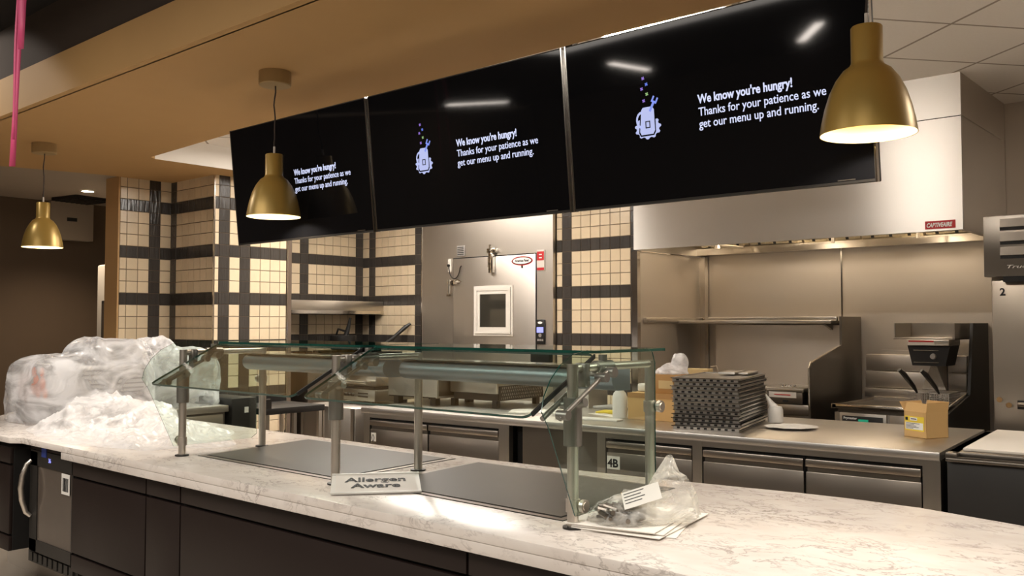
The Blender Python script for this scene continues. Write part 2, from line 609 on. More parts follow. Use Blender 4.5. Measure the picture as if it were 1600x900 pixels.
# far left wall, ceilings, floor, soffit
struct(MB('brown_wall').box((-10.6, -7, 0), (-10.5, 8, 3.4)), 'wall_far_left')
struct(MB('brown_wall').box((-10.6, 7.6, 0), (-8.5, 7.7, 3.4)), 'wall_far_back')
mb = MB('ceiling_tile')
mb.box((-8.3, 3.2, 3.05), (1.5, 8, 3.10))
struct(mb, 'ceiling_kitchen')
mb = MB('grey_panel')
mb.box((-10.6, 2.32, 2.862), (-8.0, 8, 2.95))
struct(mb, 'ceiling_left')
mb = MB('ochre')
mb.prism([(-8.62, 2.30), (1.2, 2.30), (1.2, 3.47), (-2.8, 3.49), (-5.77, 3.55), (-7.06, 3.63), (-7.12, 3.70), (-7.12, 4.60), (-7.16, 6.60), (-8.16, 6.80), (-8.24, 3.78)], 2.855, 3.055)
struct(mb, 'ceiling_soffit')
struct(MB('liner_white').box((-7.135, 3.68, 2.8552), (-7.112, 6.66, 3.05)), 'trim_5')
mb = MB('ochre')
mb.box((-9.4, 2.26, 2.855), (1.2, 2.31, 3.10))
mb.box((-9.4, 2.30, 2.858), (-8.3, 2.5, 3.10))
struct(mb, 'trim_4')
struct(MB('dark_plaster').box((-10.5, 2.29, 3.10), (1.2, 2.34, 3.46)), 'wall_bulkhead')
struct(MB('black_ceiling').box((-10.6, -7, 3.45), (3.2, 2.34, 3.55)), 'ceiling_seating')
mb = MB('floor_tile')
mb.box((-12, -7, -0.05), (3.5, 8, 0))
struct(mb, 'floor')
# seating-side walls behind the camera
struct(MB('brown_wall').box((3.1, -7, 0), (3.2, 8, 3.5)), 'wall_right')
struct(MB('brown_wall').box((-10.6, -7.1, 0), (3.2, -7, 3.5)), 'wall_front')

# ------------------------------------------------------------------ light fixtures
def linear_light(p, q, z, wd, m, label, group=None, housing='white_metal', name='linear_light', kind=None):
    p = Vector(p); q = Vector(q)
    c = (p + q) / 2; d = q - p
    t = thing(name, label, 'light', (c.x, c.y, z), math.atan2(d.y, d.x), group)
    h = d.length / 2
    MB(housing).box((-h - 0.02, -wd / 2 - 0.012, 0.006), (h + 0.02, wd / 2 + 0.012, 0.05)).build('housing', t)
    MB(m).box((-h, -wd / 2, -0.004), (h, wd / 2, 0.006)).build('lens', t)
    return t


linear_light((-2.75, 3.925), (-2.155, 3.95), 3.01, 0.05, 'light_strip', 'bright white linear light glimpsed above the right menu screen', 'strip lights above the screens')
linear_light((-2.10, 3.95), (-2.04, 3.955), 3.01, 0.05, 'light_strip', 'second short linear light above the right menu screen', 'strip lights above the screens')
for i, (x, y) in enumerate(((-5.35, 4.6), (-5.4, 5.2), (-6.0, 4.45), (-6.6, 5.6), (0.35, 4.7))):  # last three panels added to brighten the left corners and the right side
    linear_light((x - 0.3, y), (x + 0.3, y), 3.0, 0.55, 'light_panel', ['square ceiling panel light above the back counter, hidden by the menu screens', 'square ceiling panel light in front of the steel cold room',
                 'added ceiling panel light brightening the ceiling corner at left', 'added ceiling panel light brightening the back left corner', 'added ceiling panel light out of view, brightening the cutting board and ceiling at right'][i], 'kitchen ceiling panels', name='panel_light')
linear_light((-6.38, -3.55), (-6.78, -5.08), 3.40, 0.08, 'seat_strip', 'linear ceiling light seen reflected near the top of the right screen', 'linear lights over the seating')
linear_light((-9.72, -4.05), (-9.6, -5.3), 3.40, 0.08, 'seat_strip', 'linear ceiling light seen reflected in the middle screen', 'linear lights over the seating')
linear_light((-4.75, -5.5), (-3.95, -4.1), 3.40, 0.10, 'seat_strip', 'slanting linear ceiling light seen reflected at the upper right of the right screen', 'linear lights over the seating')
area('area_seating', (-4.2, -0.6, 3.35), 3.0, 62, WARM, sy=2.0)  # two soft area lights added over the seating, without fixtures
area('area_seating', (-0.6, -1.2, 3.35), 2.0, 60, WARM, sy=1.5)
for (x, e, lab) in ((-0.55, 115, 'added spot in the seating ceiling, brightening the right end of the counter'), (-4.95, 80, 'added spot in the seating ceiling, brightening the heap of plastic sheeting')):  # both lamps added to brighten the ends of the counter
    t = thing('spotlight', lab, 'light', (x, 1.95 if x > -2 else 1.50, 3.448), 0, 'added spots over the counter')
    MB('white_metal').lathe([(0.075, 0), (0.075, -0.008), (0.06, -0.008), (0.058, 0.0)]).build('trim_ring', t)
    MB('downlight_lens').lathe([(0.0, -0.004), (0.058, -0.004), (0.058, 0.0)]).build('lens', t)
    l = bpy.data.lights.new('added_counter_spot', 'SPOT'); l.energy = e; l.color = WARM; l.spot_size = R(62) if x > -2 else R(48); l.spot_blend = 1.0; l.shadow_soft_size = 0.05
    o = bpy.data.objects.new('added_counter_spot', l); COL.objects.link(o); o.parent = t; o.location = (0, 0, -0.03); o.rotation_euler = Vector((-0.02, 0.18 if x > -2 else 0.26, -1)).to_track_quat('-Z', 'Y').to_euler()

t = thing('downlight', 'round recessed downlight lit in the ceiling at far left', 'light', (-9.396, 4.157, 2.86))
MB('white_metal').lathe([(0.075, 0), (0.075, -0.008), (0.06, -0.008), (0.058, 0.0)]).build('trim_ring', t)
MB('downlight_lens').lathe([(0.0, -0.004), (0.058, -0.004), (0.058, 0.0)]).build('lens', t)
l = bpy.data.lights.new('downlight_lamp', 'SPOT'); l.energy = DOWNLIGHT; l.color = WARMER; l.spot_size = R(120); l.spot_blend = 0.8; l.shadow_soft_size = 0.06
o = bpy.data.objects.new('downlight_lamp', l); COL.objects.link(o); o.parent = t; o.location = (0, 0, -0.03)

t = thing('downlight', 'recessed spotlight in the seating ceiling washing the left end of the ochre fascia', 'light', (-7.3, 1.55, 3.45))
MB('white_metal').lathe([(0.075, 0), (0.075, -0.008), (0.06, -0.008), (0.058, 0.0)]).build('trim_ring', t)
MB('downlight_lens').lathe([(0.0, -0.004), (0.058, -0.004), (0.058, 0.0)]).build('lens', t)
l = bpy.data.lights.new('spot_lamp', 'SPOT'); l.energy = 26; l.color = WARM; l.spot_size = R(64); l.spot_blend = 0.25; l.shadow_soft_size = 0.03
o = bpy.data.objects.new('spot_lamp', l); COL.objects.link(o); o.parent = t; o.location = (0, 0, -0.03)
o.rotation_euler = Vector((0.65, 0.72, -0.55)).to_track_quat('-Z', 'Y').to_euler()

t = thing('ceiling_vent', 'black square air vent in the ceiling at far left', 'vent', (-10.02, 4.38, 2.858), R(10))
mb = MB('black').box((-0.22, -0.22, -0.03), (0.22, 0.22, 0.004))
mb.build('frame', t)
mb = MB('black_body')
for k in range(7):
    mb.box((-0.2, -0.19 + k * 0.06, -0.036), (0.2, -0.17 + k * 0.06, -0.028))
mb.build('louvre', t)
t = thing('wall_box', 'grey square panel high on the brown far wall, beneath the vent', 'panel', (-10.5, 4.43, 2.43))
MB('grey_panel').box((0, -0.235, 0), (0.12, 0.235, 0.42), bev=0.004).build('body', t)
MB('shadow_slot').box((0.118, -0.06, 0.21), (0.123, 0.05, 0.25)).build('label_plate', t)


# ------------------------------------------------------------------ pendants
def pendant(loc, label):
    t = thing('pendant_lamp', label, 'pendant lamp', loc, 0, 'gold dome pendants over the counter')
    MB('canopy_brass').lathe([(0, 0), (0.086, 0), (0.086, -0.07), (0.082, -0.075), (0, -0.075)], seg=48).build('canopy', t)
    pts = [(0.004 * math.sin(k * 1.7), 0.003 * math.cos(k), -0.075 - k * 0.035) for k in range(10)] + [(0, 0, -0.41)]
    MB('cord').tube(pts, 0.004, 8).tube([(0, 0, -0.405), (0, 0, -0.44)], 0.006, 8, 'white_metal').build('cord', t)
    zb = -0.785
    outer = [(0.0, 0.338), (0.044, 0.338), (0.047, 0.334), (0.047, 0.225), (0.052, 0.214), (0.072, 0.200), (0.094, 0.170), (0.113, 0.130), (0.127, 0.085), (0.137, 0.04), (0.143, 0.0)]
    inner = [(0.1405, 0.001), (0.134, 0.04), (0.124, 0.085), (0.110, 0.128), (0.091, 0.166), (0.069, 0.195), (0.048, 0.205), (0, 0.208)]
    mb = MB('brass', 'shade_white')
    mb.lathe([(r, z + zb) for r, z in outer] + [(0.1405, zb + 0.001)], seg=64)
    mb.lathe([(r, z + zb) for r, z in inner], seg=64, m='shade_white')
    s = mb.build('lamp_shade', t, angle=50)
    MB('bulb').lathe([(0, 0.205 + zb), (0.02, 0.2 + zb), (0.034, 0.15 + zb), (0.034, 0.12 + zb), (0.02, 0.09 + zb), (0, 0.083 + zb)], seg=20).build('bulb', t)
    l = bpy.data.lights.new('pendant_bulb_light', 'SPOT'); l.energy = PENDANT_W; l.color = (1, 0.90, 0.76)
    l.shadow_soft_size = 0.035; l.spot_size = R(160); l.spot_blend = 0.6
    o = bpy.data.objects.new('pendant_bulb_light', l); COL.objects.link(o); o.parent = t; o.location = (0, 0, zb + 0.07)
    return t


pendant((-7.143, 2.83, 2.855), 'smallest and farthest of the three gold dome pendants, at far left')
pendant((-4.156, 2.83, 2.855), 'gold dome pendant hanging in front of the left menu screen')
pendant((-1.000, 2.83, 2.868), 'nearest gold dome pendant, in front of the steel hood at right')


# ------------------------------------------------------------------ menu screens
def icon(t, cx, cz):
    """cup with a toothed base, a spanner and small marks rising from it"""
    z0 = cz - 0.06
    mb = MB('icon_body', 'black_gloss', 'screen_icon')
    pts = []
    for k in range(44):
        a = 2 * PI * k / 44
        r = 1.0 if (k // 2) % 2 == 0 else 0.86
        pts.append((cx + 0.060 * r * math.cos(a), z0 + 0.012 + 0.045 * r * math.sin(a)))
    mb.prism(pts, -0.0012, -0.0006, 'y')
    body = [(-0.036, -0.005), (-0.03, -0.018), (0.024, -0.018), (0.032, -0.005), (0.032, 0.075), (0.024, 0.088), (-0.018, 0.088), (-0.026, 0.078)]
    mb.prism([(cx + x * 1.14, z0 + z * 1.1) for x, z in body], -0.0014, -0.0012, 'y', 'black_gloss')
    mb.prism([(cx + x, z0 + 0.004 + z) for x, z in body], -0.0016, -0.0014, 'y', 'icon_body')
    for k in range(8):
        a0 = PI * 0.5 + PI * k / 8; a1 = PI * 0.5 + PI * (k + 1) / 8
        q = [(cx - 0.024 + 0.028 * math.cos(a) * f, z0 + 0.045 + 0.034 * math.sin(a) * f) for a, f in ((a0, 1), (a1, 1), (a1, .72), (a0, .72))]
        mb.prism(q, -0.0016, -0.0012, 'y')
    mb.build('cup_mark', t, smooth=False)
    mb = MB('shadow_slot')
    mb.box((cx - 0.010, -0.0022, z0 + 0.012), (cx - 0.006, -0.0016, z0 + 0.034)).box((cx + 0.008, -0.0022, z0 + 0.012), (cx + 0.012, -0.0016, z0 + 0.034))
    mb.box((cx - 0.010, -0.0022, z0 + 0.034), (cx + 0.012, -0.0016, z0 + 0.038)).box((cx - 0.010, -0.0022, z0 + 0.010), (cx + 0.012, -0.0016, z0 + 0.014))
    mb.build('cup_detail', t, smooth=False)
    mb = MB('screen_icon')
    mb.M = Matrix.Translation((cx + 0.018, -0.002, z0 + 0.082)) @ Matrix.Rotation(R(30), 4, 'Y')
    mb.box((-0.005, 0, -0.01), (0.005, 0.0006, 0.034)).box((-0.013, 0, 0.030), (-0.006, 0.0006, 0.05)).box((0.006, 0, 0.030), (0.013, 0.0006, 0.05)).box((-0.013, 0, 0.026), (0.013, 0.0006, 0.034))
    mb.build('spanner_mark', t, smooth=False)
    for x, z, m in ((-0.012, 0.118, 'screen_purple'), (0.004, 0.142, 'screen_green'), (-0.018, 0.165, 'screen_purple'), (0.004, 0.180, 'screen_blue'), (-0.010, 0.205, 'screen_purple')):
        mb = MB(m)
        mb.M = Matrix.Translation((cx + x, -0.0018, z0 + z)) @ Matrix.Rotation(R(35), 4, 'Y')
        for a, b_ in (((-0.007, -0.0022), (0.007, 0.0022)), ((-0.0022, -0.007), (0.0022, 0.007))):
            mb.box((a[0], 0, a[1]), (b_[0], 0.0006, b_[1]))
        mb.build('spark_mark', t, smooth=False)


def screen(x0, x1, label):
    w_ = x1 - x0
    H = 0.686
    t = thing('menu_screen', label, 'screen', (x0 + w_ / 2, 3.04, 1.968), group='hanging menu screens', rot=(math.atan(0.07 / 0.682), 0, 0))
    h = w_ / 2
    MB('black_body').box((-h, 0.0, 0), (h, 0.045, H), bev=0.004).box((-h + 0.25, 0.045, 0.12), (h - 0.25, 0.075, H - 0.12)).build('case', t)
    MB('black_gloss').box((-h + 0.006, -0.0005, 0.010), (h - 0.006, 0.003, H - 0.006)).build('display', t, smooth=False)
    for a in (-h - 0.002, h - 0.004):
        MB('polished').box((a, -0.001, -0.002), (a + 0.006, 0.02, H)).build('edge_trim', t)
    mb = MB('black_body')
    mb.box((-0.3, 0.076, 0.30), (0.3, 0.10, 0.36)).box((-0.025, 0.09, 0.30), (0.025, 0.95, 0.35)).box((-0.025, 0.90, 0.30), (0.025, 0.95, 1.15))
    mb.build('mount', t)
    tx = -0.018
    text('heading_text', "We know you're hungry!", 0.0455, 'screen_text', t, (tx, -0.001, 0.356), FRONT, bold=0.0012, sx=0.80)
    text('message_text', "Thanks for your patience as we\nget our menu up and running.", 0.0445, 'screen_text', t, (tx, -0.001, 0.309), FRONT, bold=0.0003, sx=0.86)
    icon(t, -0.242, 0.345)
    mb = MB('steel_dark').box((h - 0.13, -0.002, 0.012), (h - 0.07, 0, 0.016)); mb.build('sensor', t)
    return t


screen(-4.822, -3.577, 'left menu screen, partly behind a gold pendant')
screen(-3.557, -2.312, 'middle menu screen of three, with a glowing cup picture')
screen(-2.292, -1.047, 'right menu screen of three, beside the nearest gold pendant')

# ------------------------------------------------------------------ front counter
CT = 0.914
outline = [(-5.72, 1.845), (-5.02, 1.845), (-4.96, 1.885), (-1.15, 1.885), (-0.7, 1.86), (-0.35, 1.9), (-0.08, 2.05), (0.06, 2.3), (0.0, 2.6),
           (-0.2, 2.8), (-0.42, 2.905), (-0.62, 2.975), (-0.93, 3.05), (-1.15, 3.058), (-1.33, 3.045), (-1.72, 2.985), (-2.2, 2.93), (-2.66, 2.905), (-3.8, 2.905),
           (-6.5, 2.905), (-6.85, 2.68)]
top = MB('quartz').prism(outline, CT - 0.030, CT, 'z', bev=0.003)
top.box((-4.50, 1.886, CT - 0.064), (-0.75, 1.93, CT - 0.031), 'quartz', bev=0.002)
ct = top.build('countertop', angle=25)
tag(ct, 'long white veined stone countertop running across the foreground', 'countertop')


def cab_unit(x0, x1, label, low=0.40, name='base_cabinet'):
    t = thing(name, label, 'cabinet', (x0, 1.93, 0), 0, 'dark brown panelled base cabinets')
    w_ = x1 - x0
    g = 0.005
    MB('gap_black').box((0, 0.018, 0.32), (w_, 0.62, 0.845)).build('carcass', t)
    MB('panel_brown').box((g, 0, 0.770), (w_ - g, 0.018, 0.849), bev=0.001).build('top_rail', t)
    MB('panel_brown').box((g, 0, low + 0.006), (w_ - g, 0.018, 0.758), bev=0.001).build('front_panel', t)
    MB('panel_brown').box((g, 0, 0.318), (w_ - g, 0.018, low - 0.006), bev=0.001).build('bottom_rail', t)
    return t


cab_unit(-4.475, -3.752, 'dark brown cabinet front directly right of the glass-door cooler')
cab_unit(-3.752, -3.467, 'narrow dark brown cabinet front between two wider ones')
cab_unit(-3.467, -1.85, 'widest dark brown cabinet front, below the glass food guard')
cab_unit(-1.85, -0.85, 'dark brown cabinet front at the right end of the counter')
t = cab_unit(-5.70, -5.285, 'dark brown cabinet front cut by the left edge of the photo')
t.location.y = 1.88
t = cab_unit(-5.285, -5.09, 'narrow dark brown cabinet front left of the glass-door cooler')
t.location.y = 1.88
mb = MB('floor_tile').box((-6.2, 2.28, 0), (-0.6, 2.86, 0.31))
tag(mb.build('counter_plinth'), 'pale recessed plinth under the stone counter', 'plinth')

# undercounter cooler
t = thing('undercounter_cooler', 'black glass-door cooler with a curved silver handle under the counter', 'cooler', (-5.07, 1.94, 0))
MB('black_body').box((0.0, 0.03, 0.33), (0.585, 0.60, 0.872)).build('body', t)
MB('panel_brown').box((0.09, 0.0, 0.852), (0.585, 0.03, 0.872)).build('control_strip', t)
d = MB('black_body').box((0.08, 0.0, 0.335), (0.585, 0.03, 0.395)).box((0.08, 0, 0.77), (0.585, 0.03, 0.848)).box((0.08, 0, 0.335), (0.165, 0.03, 0.84)).box((0.57, 0, 0.335), (0.585, 0.03, 0.84)).build('door', t)
MB('cooler_glass').box((0.16, 0.006, 0.39), (0.572, 0.022, 0.775)).build('glass', d, smooth=False)
pts = [(0.105, -0.005, 0.795), (0.097, -0.025, 0.775), (0.09, -0.042, 0.72), (0.088, -0.048, 0.655), (0.09, -0.042, 0.59), (0.097, -0.025, 0.53), (0.105, -0.005, 0.51)]
MB('satin_tube').tube(pts, [0.010, 0.012, 0.013, 0.014, 0.013, 0.012, 0.010], 12).build('handle', d)
MB('white_plastic').box((0.46, -0.002, 0.665), (0.55, 0.0, 0.765)).build('sticker', d)
mb = MB('ink')
random.seed(3)
x = 0.475
while x < 0.535:
    ww = random.choice((0.002, 0.003, 0.005)); mb.box((x, -0.003, 0.68), (x + ww, -0.002, 0.745)); x += ww + random.choice((0.002, 0.004))
mb.build('barcode', d, smooth=False)
MB('blue').box((0.22, -0.003, 0.822), (0.275, 0.0, 0.868)).build('thermometer', d)
text('thermometer_text', '36', 0.03, 'lcd_blue', d, (0.23, -0.0035, 0.834), FRONT)
MB('blue').lathe([(0, 0), (0.028, 0), (0.028, 0.002), (0, 0.002)], c=(0, 0, 0)).build('badge', d)
d.children[-1].rotation_euler = (R(90), 0, 0); d.children[-1].location = (0.125, -0.001, 0.775)
MB('polished').lathe([(0, 0.004), (0.008, 0.004), (0.009, 0), (0, 0)]).build('lock', d)
d.children[-1].rotation_euler = (R(90), 0, 0); d.children[-1].location = (0.30, -0.001, 0.80)
mb = MB('black_body')
for k in range(9):
    mb.box((0.03 + k * 0.06, 0.02, 0.27), (0.07 + k * 0.06, 0.05, 0.315))
mb.box((0.0, 0.03, 0.26), (0.585, 0.33, 0.328))
mb.build('grille', t)


# warming plates set in the counter
def plate(P, label):
    t = thing('warming_plate', label, 'warming plate', (0, 0, CT), 0, 'dark glass warming plates in the counter')
    cx = sum(p[0] for p in P) / 4; cy = sum(p[1] for p in P) / 4

    def off(k): return [(p[0] + (k if p[0] > cx else -k), p[1] + (k if p[1] > cy else -k)) for p in P]
    MB('steel_dark').prism(off(0.030), 0.0002, 0.0022, 'z').build('rim', t)
    MB('gap_black').prism(off(0.034), 0.0001, 0.0012, 'z').prism(off(0.006), 0.0018, 0.0028, 'z').build('seal', t)
    MB('hot_plate').prism(P, 0.001, 0.0045, 'z').build('glass_top', t)
    return t


plate([(-3.67, 2.175), (-2.775, 2.175), (-2.81, 2.79), (-3.78, 2.79)], 'left dark warming plate, flush in the stone counter')
plate([(-2.56, 2.20), (-1.70, 2.18), (-1.73, 2.80), (-2.62, 2.80)], 'right dark warming plate, under the small folded sign')

# ------------------------------------------------------------------ food guard
g = thing('sneeze_guard', 'glass food guard on steel posts over the warming plates', 'food guard', (0, 0, CT))
FX = (-3.755, -2.673, -1.590)
YF, YR = 2.095, 2.505
for i, x in enumerate(FX):
    top_z = 0.468
    MB('satin_tube').tube([(x, YF, 0.004), (x, YF, top_z)], 0.0165, 20).build('front_post', g)
    MB('black').lathe([(0, 0), (0.030, 0), (0.030, 0.006), (0.018, 0.007), (0, 0.007)], c=(x, YF, 0), seg=24).build('foot', g)
    MB('satin_tube').tube([(x, YR, 0.004), (x, YR, top_z)], 0.0165, 20).build('rear_post', g)
    MB('black').lathe([(0, 0), (0.030, 0), (0.030, 0.006), (0.018, 0.007), (0, 0.007)], c=(x, YR, 0), seg=24).build('foot', g)
    MB('satin_tube').tube([(x, YF, 0.456), (x, YR, 0.456)], 0.0125, 16).build('cross_arm', g)
    # clamp sleeve low on the front glass and the swivel arm holding it
    mb = MB('clamp_grey')
    mb.tube([(x, YF, 0.235), (x, YF, 0.372)], 0.027, 20)
    mb.build('sleeve', g)
    mb = MB('clamp_grey')
    mb.tube([(x, YF - 0.005, 0.350), (x + 0.05, YF - 0.005, 0.362)], 0.013, 12)
    mb.tube([(x + 0.042, YF - 0.115, 0.322), (x + 0.042, YF + 0.11, 0.442)], 0.007, 12)
    mb.tube([(x + 0.025, YF - 0.10, 0.332), (x + 0.062, YF - 0.10, 0.332)], 0.014, 16)
    mb.tube([(x + 0.025, YF + 0.085, 0.428), (x + 0.062, YF + 0.085, 0.428)], 0.014, 16)
    mb.tube([(x - 0.036, YF - 0.005, 0.350), (x, YF - 0.005, 0.350)], 0.012, 12)
    mb.tube([(x - 0.040, YF - 0.09, 0.315), (x - 0.040, YF + 0.06, 0.395)], 0.008, 12)
    mb.build('swivel_clamp', g)
    mb = MB('clamp_grey')
    mb.tube([(x, YF + 0.11, 0.456), (x, YF + 0.19, 0.456)], 0.019, 16)
    mb.tube([(x, YF + 0.15, 0.46), (x, YF + 0.15, 0.492)], 0.013, 12)
    mb.tube([(x - 0.045, YF + 0.15, 0.44), (x + 0.045, YF + 0.15, 0.44)], 0.016, 12)
    mb.build('arm_clamp', g)
    MB('clamp_grey').box((x - 0.02, YF + 0.035, 0.40), (x + 0.02, YF + 0.06, 0.47), bev=0.004).build('arm_bracket', g)


def pane(mb, P, th, cut=0.0):
    """parallelogram glass pane through four 3D corners with thickness th; edge faces take the green edge material"""
    P = [Vector(p) for p in P]
    n = (P[1] - P[0]).cross(P[3] - P[0]).normalized() * th
    A = [mb.bm.verts.new(p) for p in P]; B = [mb.bm.verts.new(p + n) for p in P]
    f = mb.bm.faces.new(A[::-1]); f.material_index = 0
    f = mb.bm.faces.new(B); f.material_index = 0
    for i in range(len(P)):
        j = (i + 1) % len(P)
        f = mb.bm.faces.new((A[i], A[j], B[j], B[i])); f.material_index = 1


def rounded(P, r):
    """round the corners of a planar polygon"""
    P = [Vector(p) for p in P]; out = []
    n = len(P)
    for i in range(n):
        a, b, c = P[i - 1], P[i], P[(i + 1) % n]
        p = b + (a - b).normalized() * r; q = b + (c - b).normalized() * r
        for k in range(6):
            s = k / 5
            out.append((1 - s) ** 2 * p + 2 * s * (1 - s) * b + s * s * q)
    return out


for (xa, xb) in ((-3.72, -2.700), (-2.645, -1.615)):
    mb = MB('pane_glass', 'glass_edge')
    pane(mb, rounded([(xa, 1.925, 0.322), (xb, 1.925, 0.322), (xb, 2.245, 0.487), (xa, 2.245, 0.487)], 0.03), 0.008)
    fg = mb.build('front_glass', g, smooth=False)
    MB('rubber').prism([(1.945, 0.328), (2.238, 0.480), (2.238, 0.493), (1.94, 0.340)], xb - 0.003, xb + 0.003, 'x').build('edge_seal', fg, smooth=False)
    mb = MB('pane_glass', 'glass_edge')
    pane(mb, rounded([(xa, 2.235, 0.494), (xb, 2.235, 0.494), (xb, 2.66, 0.494), (xa, 2.66, 0.494)], 0.03), 0.009)
    mb.build('top_glass', g, smooth=False)
    mb = MB('bar_blue', 'polished')
    prof = [(2.40 + 0.042 * math.cos(a), 0.408 + 0.036 * math.sin(a)) for a in [R(-100) - R(160) * k / 10 for k in range(11)]]
    prof += [(2.46, 0.444), (2.46, 0.372)]
    mb.prism(prof, xa + 0.02, xb - 0.02, 'x')
    mb.box((xa + 0.02, 2.36, 0.443), (xb - 0.02, 2.465, 0.449), 'polished')
    mb.build('heat_lamp_bar', g)
for x in (-3.795, -1.570):
    prof = [(2.075, 0.040), (1.955, 0.30), (1.925, 0.345), (1.935, 0.385), (1.965, 0.43), (2.01, 0.470), (2.07, 0.498), (2.14, 0.508), (2.45, 0.508), (2.485, 0.495), (2.5, 0.46), (2.5, 0.06), (2.47, 0.040)]
    mb = MB('pane_glass', 'glass_edge')
    mb.prism(prof, x, x + 0.004, 'x', side='glass_edge')
    mb.build('end_glass', g, smooth=False)
    xs = FX[0] if x < -3 else FX[2]
    for y, z in ((YF, 0.065), (YR, 0.32)):
        mb = MB('satin_tube')
        mb.tube([(xs, y, z - 0.018), (xs, y, z + 0.018)], 0.021, 16)
        mb.tube([(xs, y + 0.01, z), (x + (0.02 if x > -3 else -0.012), y + 0.01, z)], 0.012, 12)
        mb.tube([(x + (0.006 if x > -3 else 0), y + 0.01, z), (x + (0.018 if x > -3 else -0.012), y + 0.01, z)], 0.019, 16)
        mb.build('glass_clip', g)

# ------------------------------------------------------------------ folded sign
t = thing('counter_sign', 'small white folded sign with black writing lying between the warming plates', 'sign', (-2.478, 2.12, CT + 0.006), R(50))
mb = MB('paper')
mb.M = Matrix.Rotation(R(10), 4, 'X')
mb.box((-0.14, -0.088, -0.0015), (0.14, 0.088, 0.0), 'paper')
mb.M = Matrix.Identity(4)
s = mb.build('card', t, smooth=False); s.location = (0, 0, 0.018)
mb = MB('white_plastic'); mb.M = Matrix.Rotation(R(10), 4, 'X')
mb.box((-0.155, 0.089, -0.002), (0.155, 0.096, 0.004)).box((-0.155, -0.096, -0.004), (0.155, -0.089, 0.002)).box((-0.155, -0.089, -0.004), (0.155, 0.089, -0.002))
mb.M = Matrix.Identity(4)
s = mb.build('holder', t, smooth=False); s.location = (0, 0, 0.018)
s = text('sign_text', 'Allergen\nAware', 0.060, 'ink', t, (0.0, 0.012, 0.0215), (R(10), 0, 0), bold=0.0012, align='CENTER', sx=1.05)


# ------------------------------------------------------------------ crumpled plastic
def ridge(p, s, oct_=4):
    v = 0.0; a = 1.0; t_ = 0.0
    for k in range(oct_):
        n = noise.noise(Vector(p) * s)
        v += a * (1 - min(1, abs(n) * 2.4)); t_ += a
        a *= 0.55; s *= 1.9
    return v / t_


def heap(name, label, cat, cx, cy, rx, ry, rz, hfun, amp, scale, m, n=90, z=CT, seed=0.0, parent=None):
    bm = bmesh.new()
    G = {}
    for i in range(n + 1):
        for j in range(n + 1):
            u = -1 + 2 * i / n; v = -1 + 2 * j / n
            # square -> disc
            x = u * math.sqrt(1 - v * v / 2); y = v * math.sqrt(1 - u * u / 2)
            r = math.hypot(x, y)
            ang = math.atan2(y, x)
            e = 1 + 0.12 * noise.noise(Vector((math.cos(ang) * 2 + seed, math.sin(ang) * 2, seed)))
            h = hfun(x, y)
            rr = ridge((x * rx + seed, y * ry, h), scale)
            hh = max(0.0, h + amp * (rr - 0.5) * min(1, (1 - r) * 5 + 0.12))
            dx = 0.35 * amp * noise.noise(Vector((x * rx * scale + 5, y * ry * scale, seed)))
            G[i, j] = bm.verts.new((x * e * rx + dx, y * e * ry + dx, hh + 0.001))
    for i in range(n):
        for j in range(n):
            bm.faces.new((G[i, j], G[i + 1, j], G[i + 1, j + 1], G[i, j + 1]))
    me = bpy.data.meshes.new(name); bm.to_mesh(me); bm.free()
    me.materials.append(MATS[m])
    for p in me.polygons: p.use_smooth = True
    me.set_sharp_from_angle(angle=R(50))
    o = bpy.data.objects.new(name, me); COL.objects.link(o)
    o.location = (cx, cy, z); o.rotation_euler = (0, 0, rz)
    if parent: o.parent = parent
    if label: tag(o, label, cat)
    return o


def bump(x, y, x0, y0, sx, sy):
    return math.exp(-(((x - x0) / sx) ** 2 + ((y - y0) / sy) ** 2))


heap('plastic_sheet', 'heap of crumpled clear plastic sheeting at the left end of the counter', 'plastic sheet', -4.80, 2.37, 0.92, 0.43, R(-4),
     lambda x, y: (0.16 * bump(x, y, -0.62, 0.0, 0.28, 0.6) + 0.14 * bump(x, y, -0.20, 0.30, 0.30, 0.5) + 0.05 * bump(x, y, 0.30, 0.1, 0.40, 0.6)) * max(0, min(1, (1 - math.hypot(x, y)) * 3)),
     0.075, 4.2, 'plastic_pile', n=150, seed=2.0)


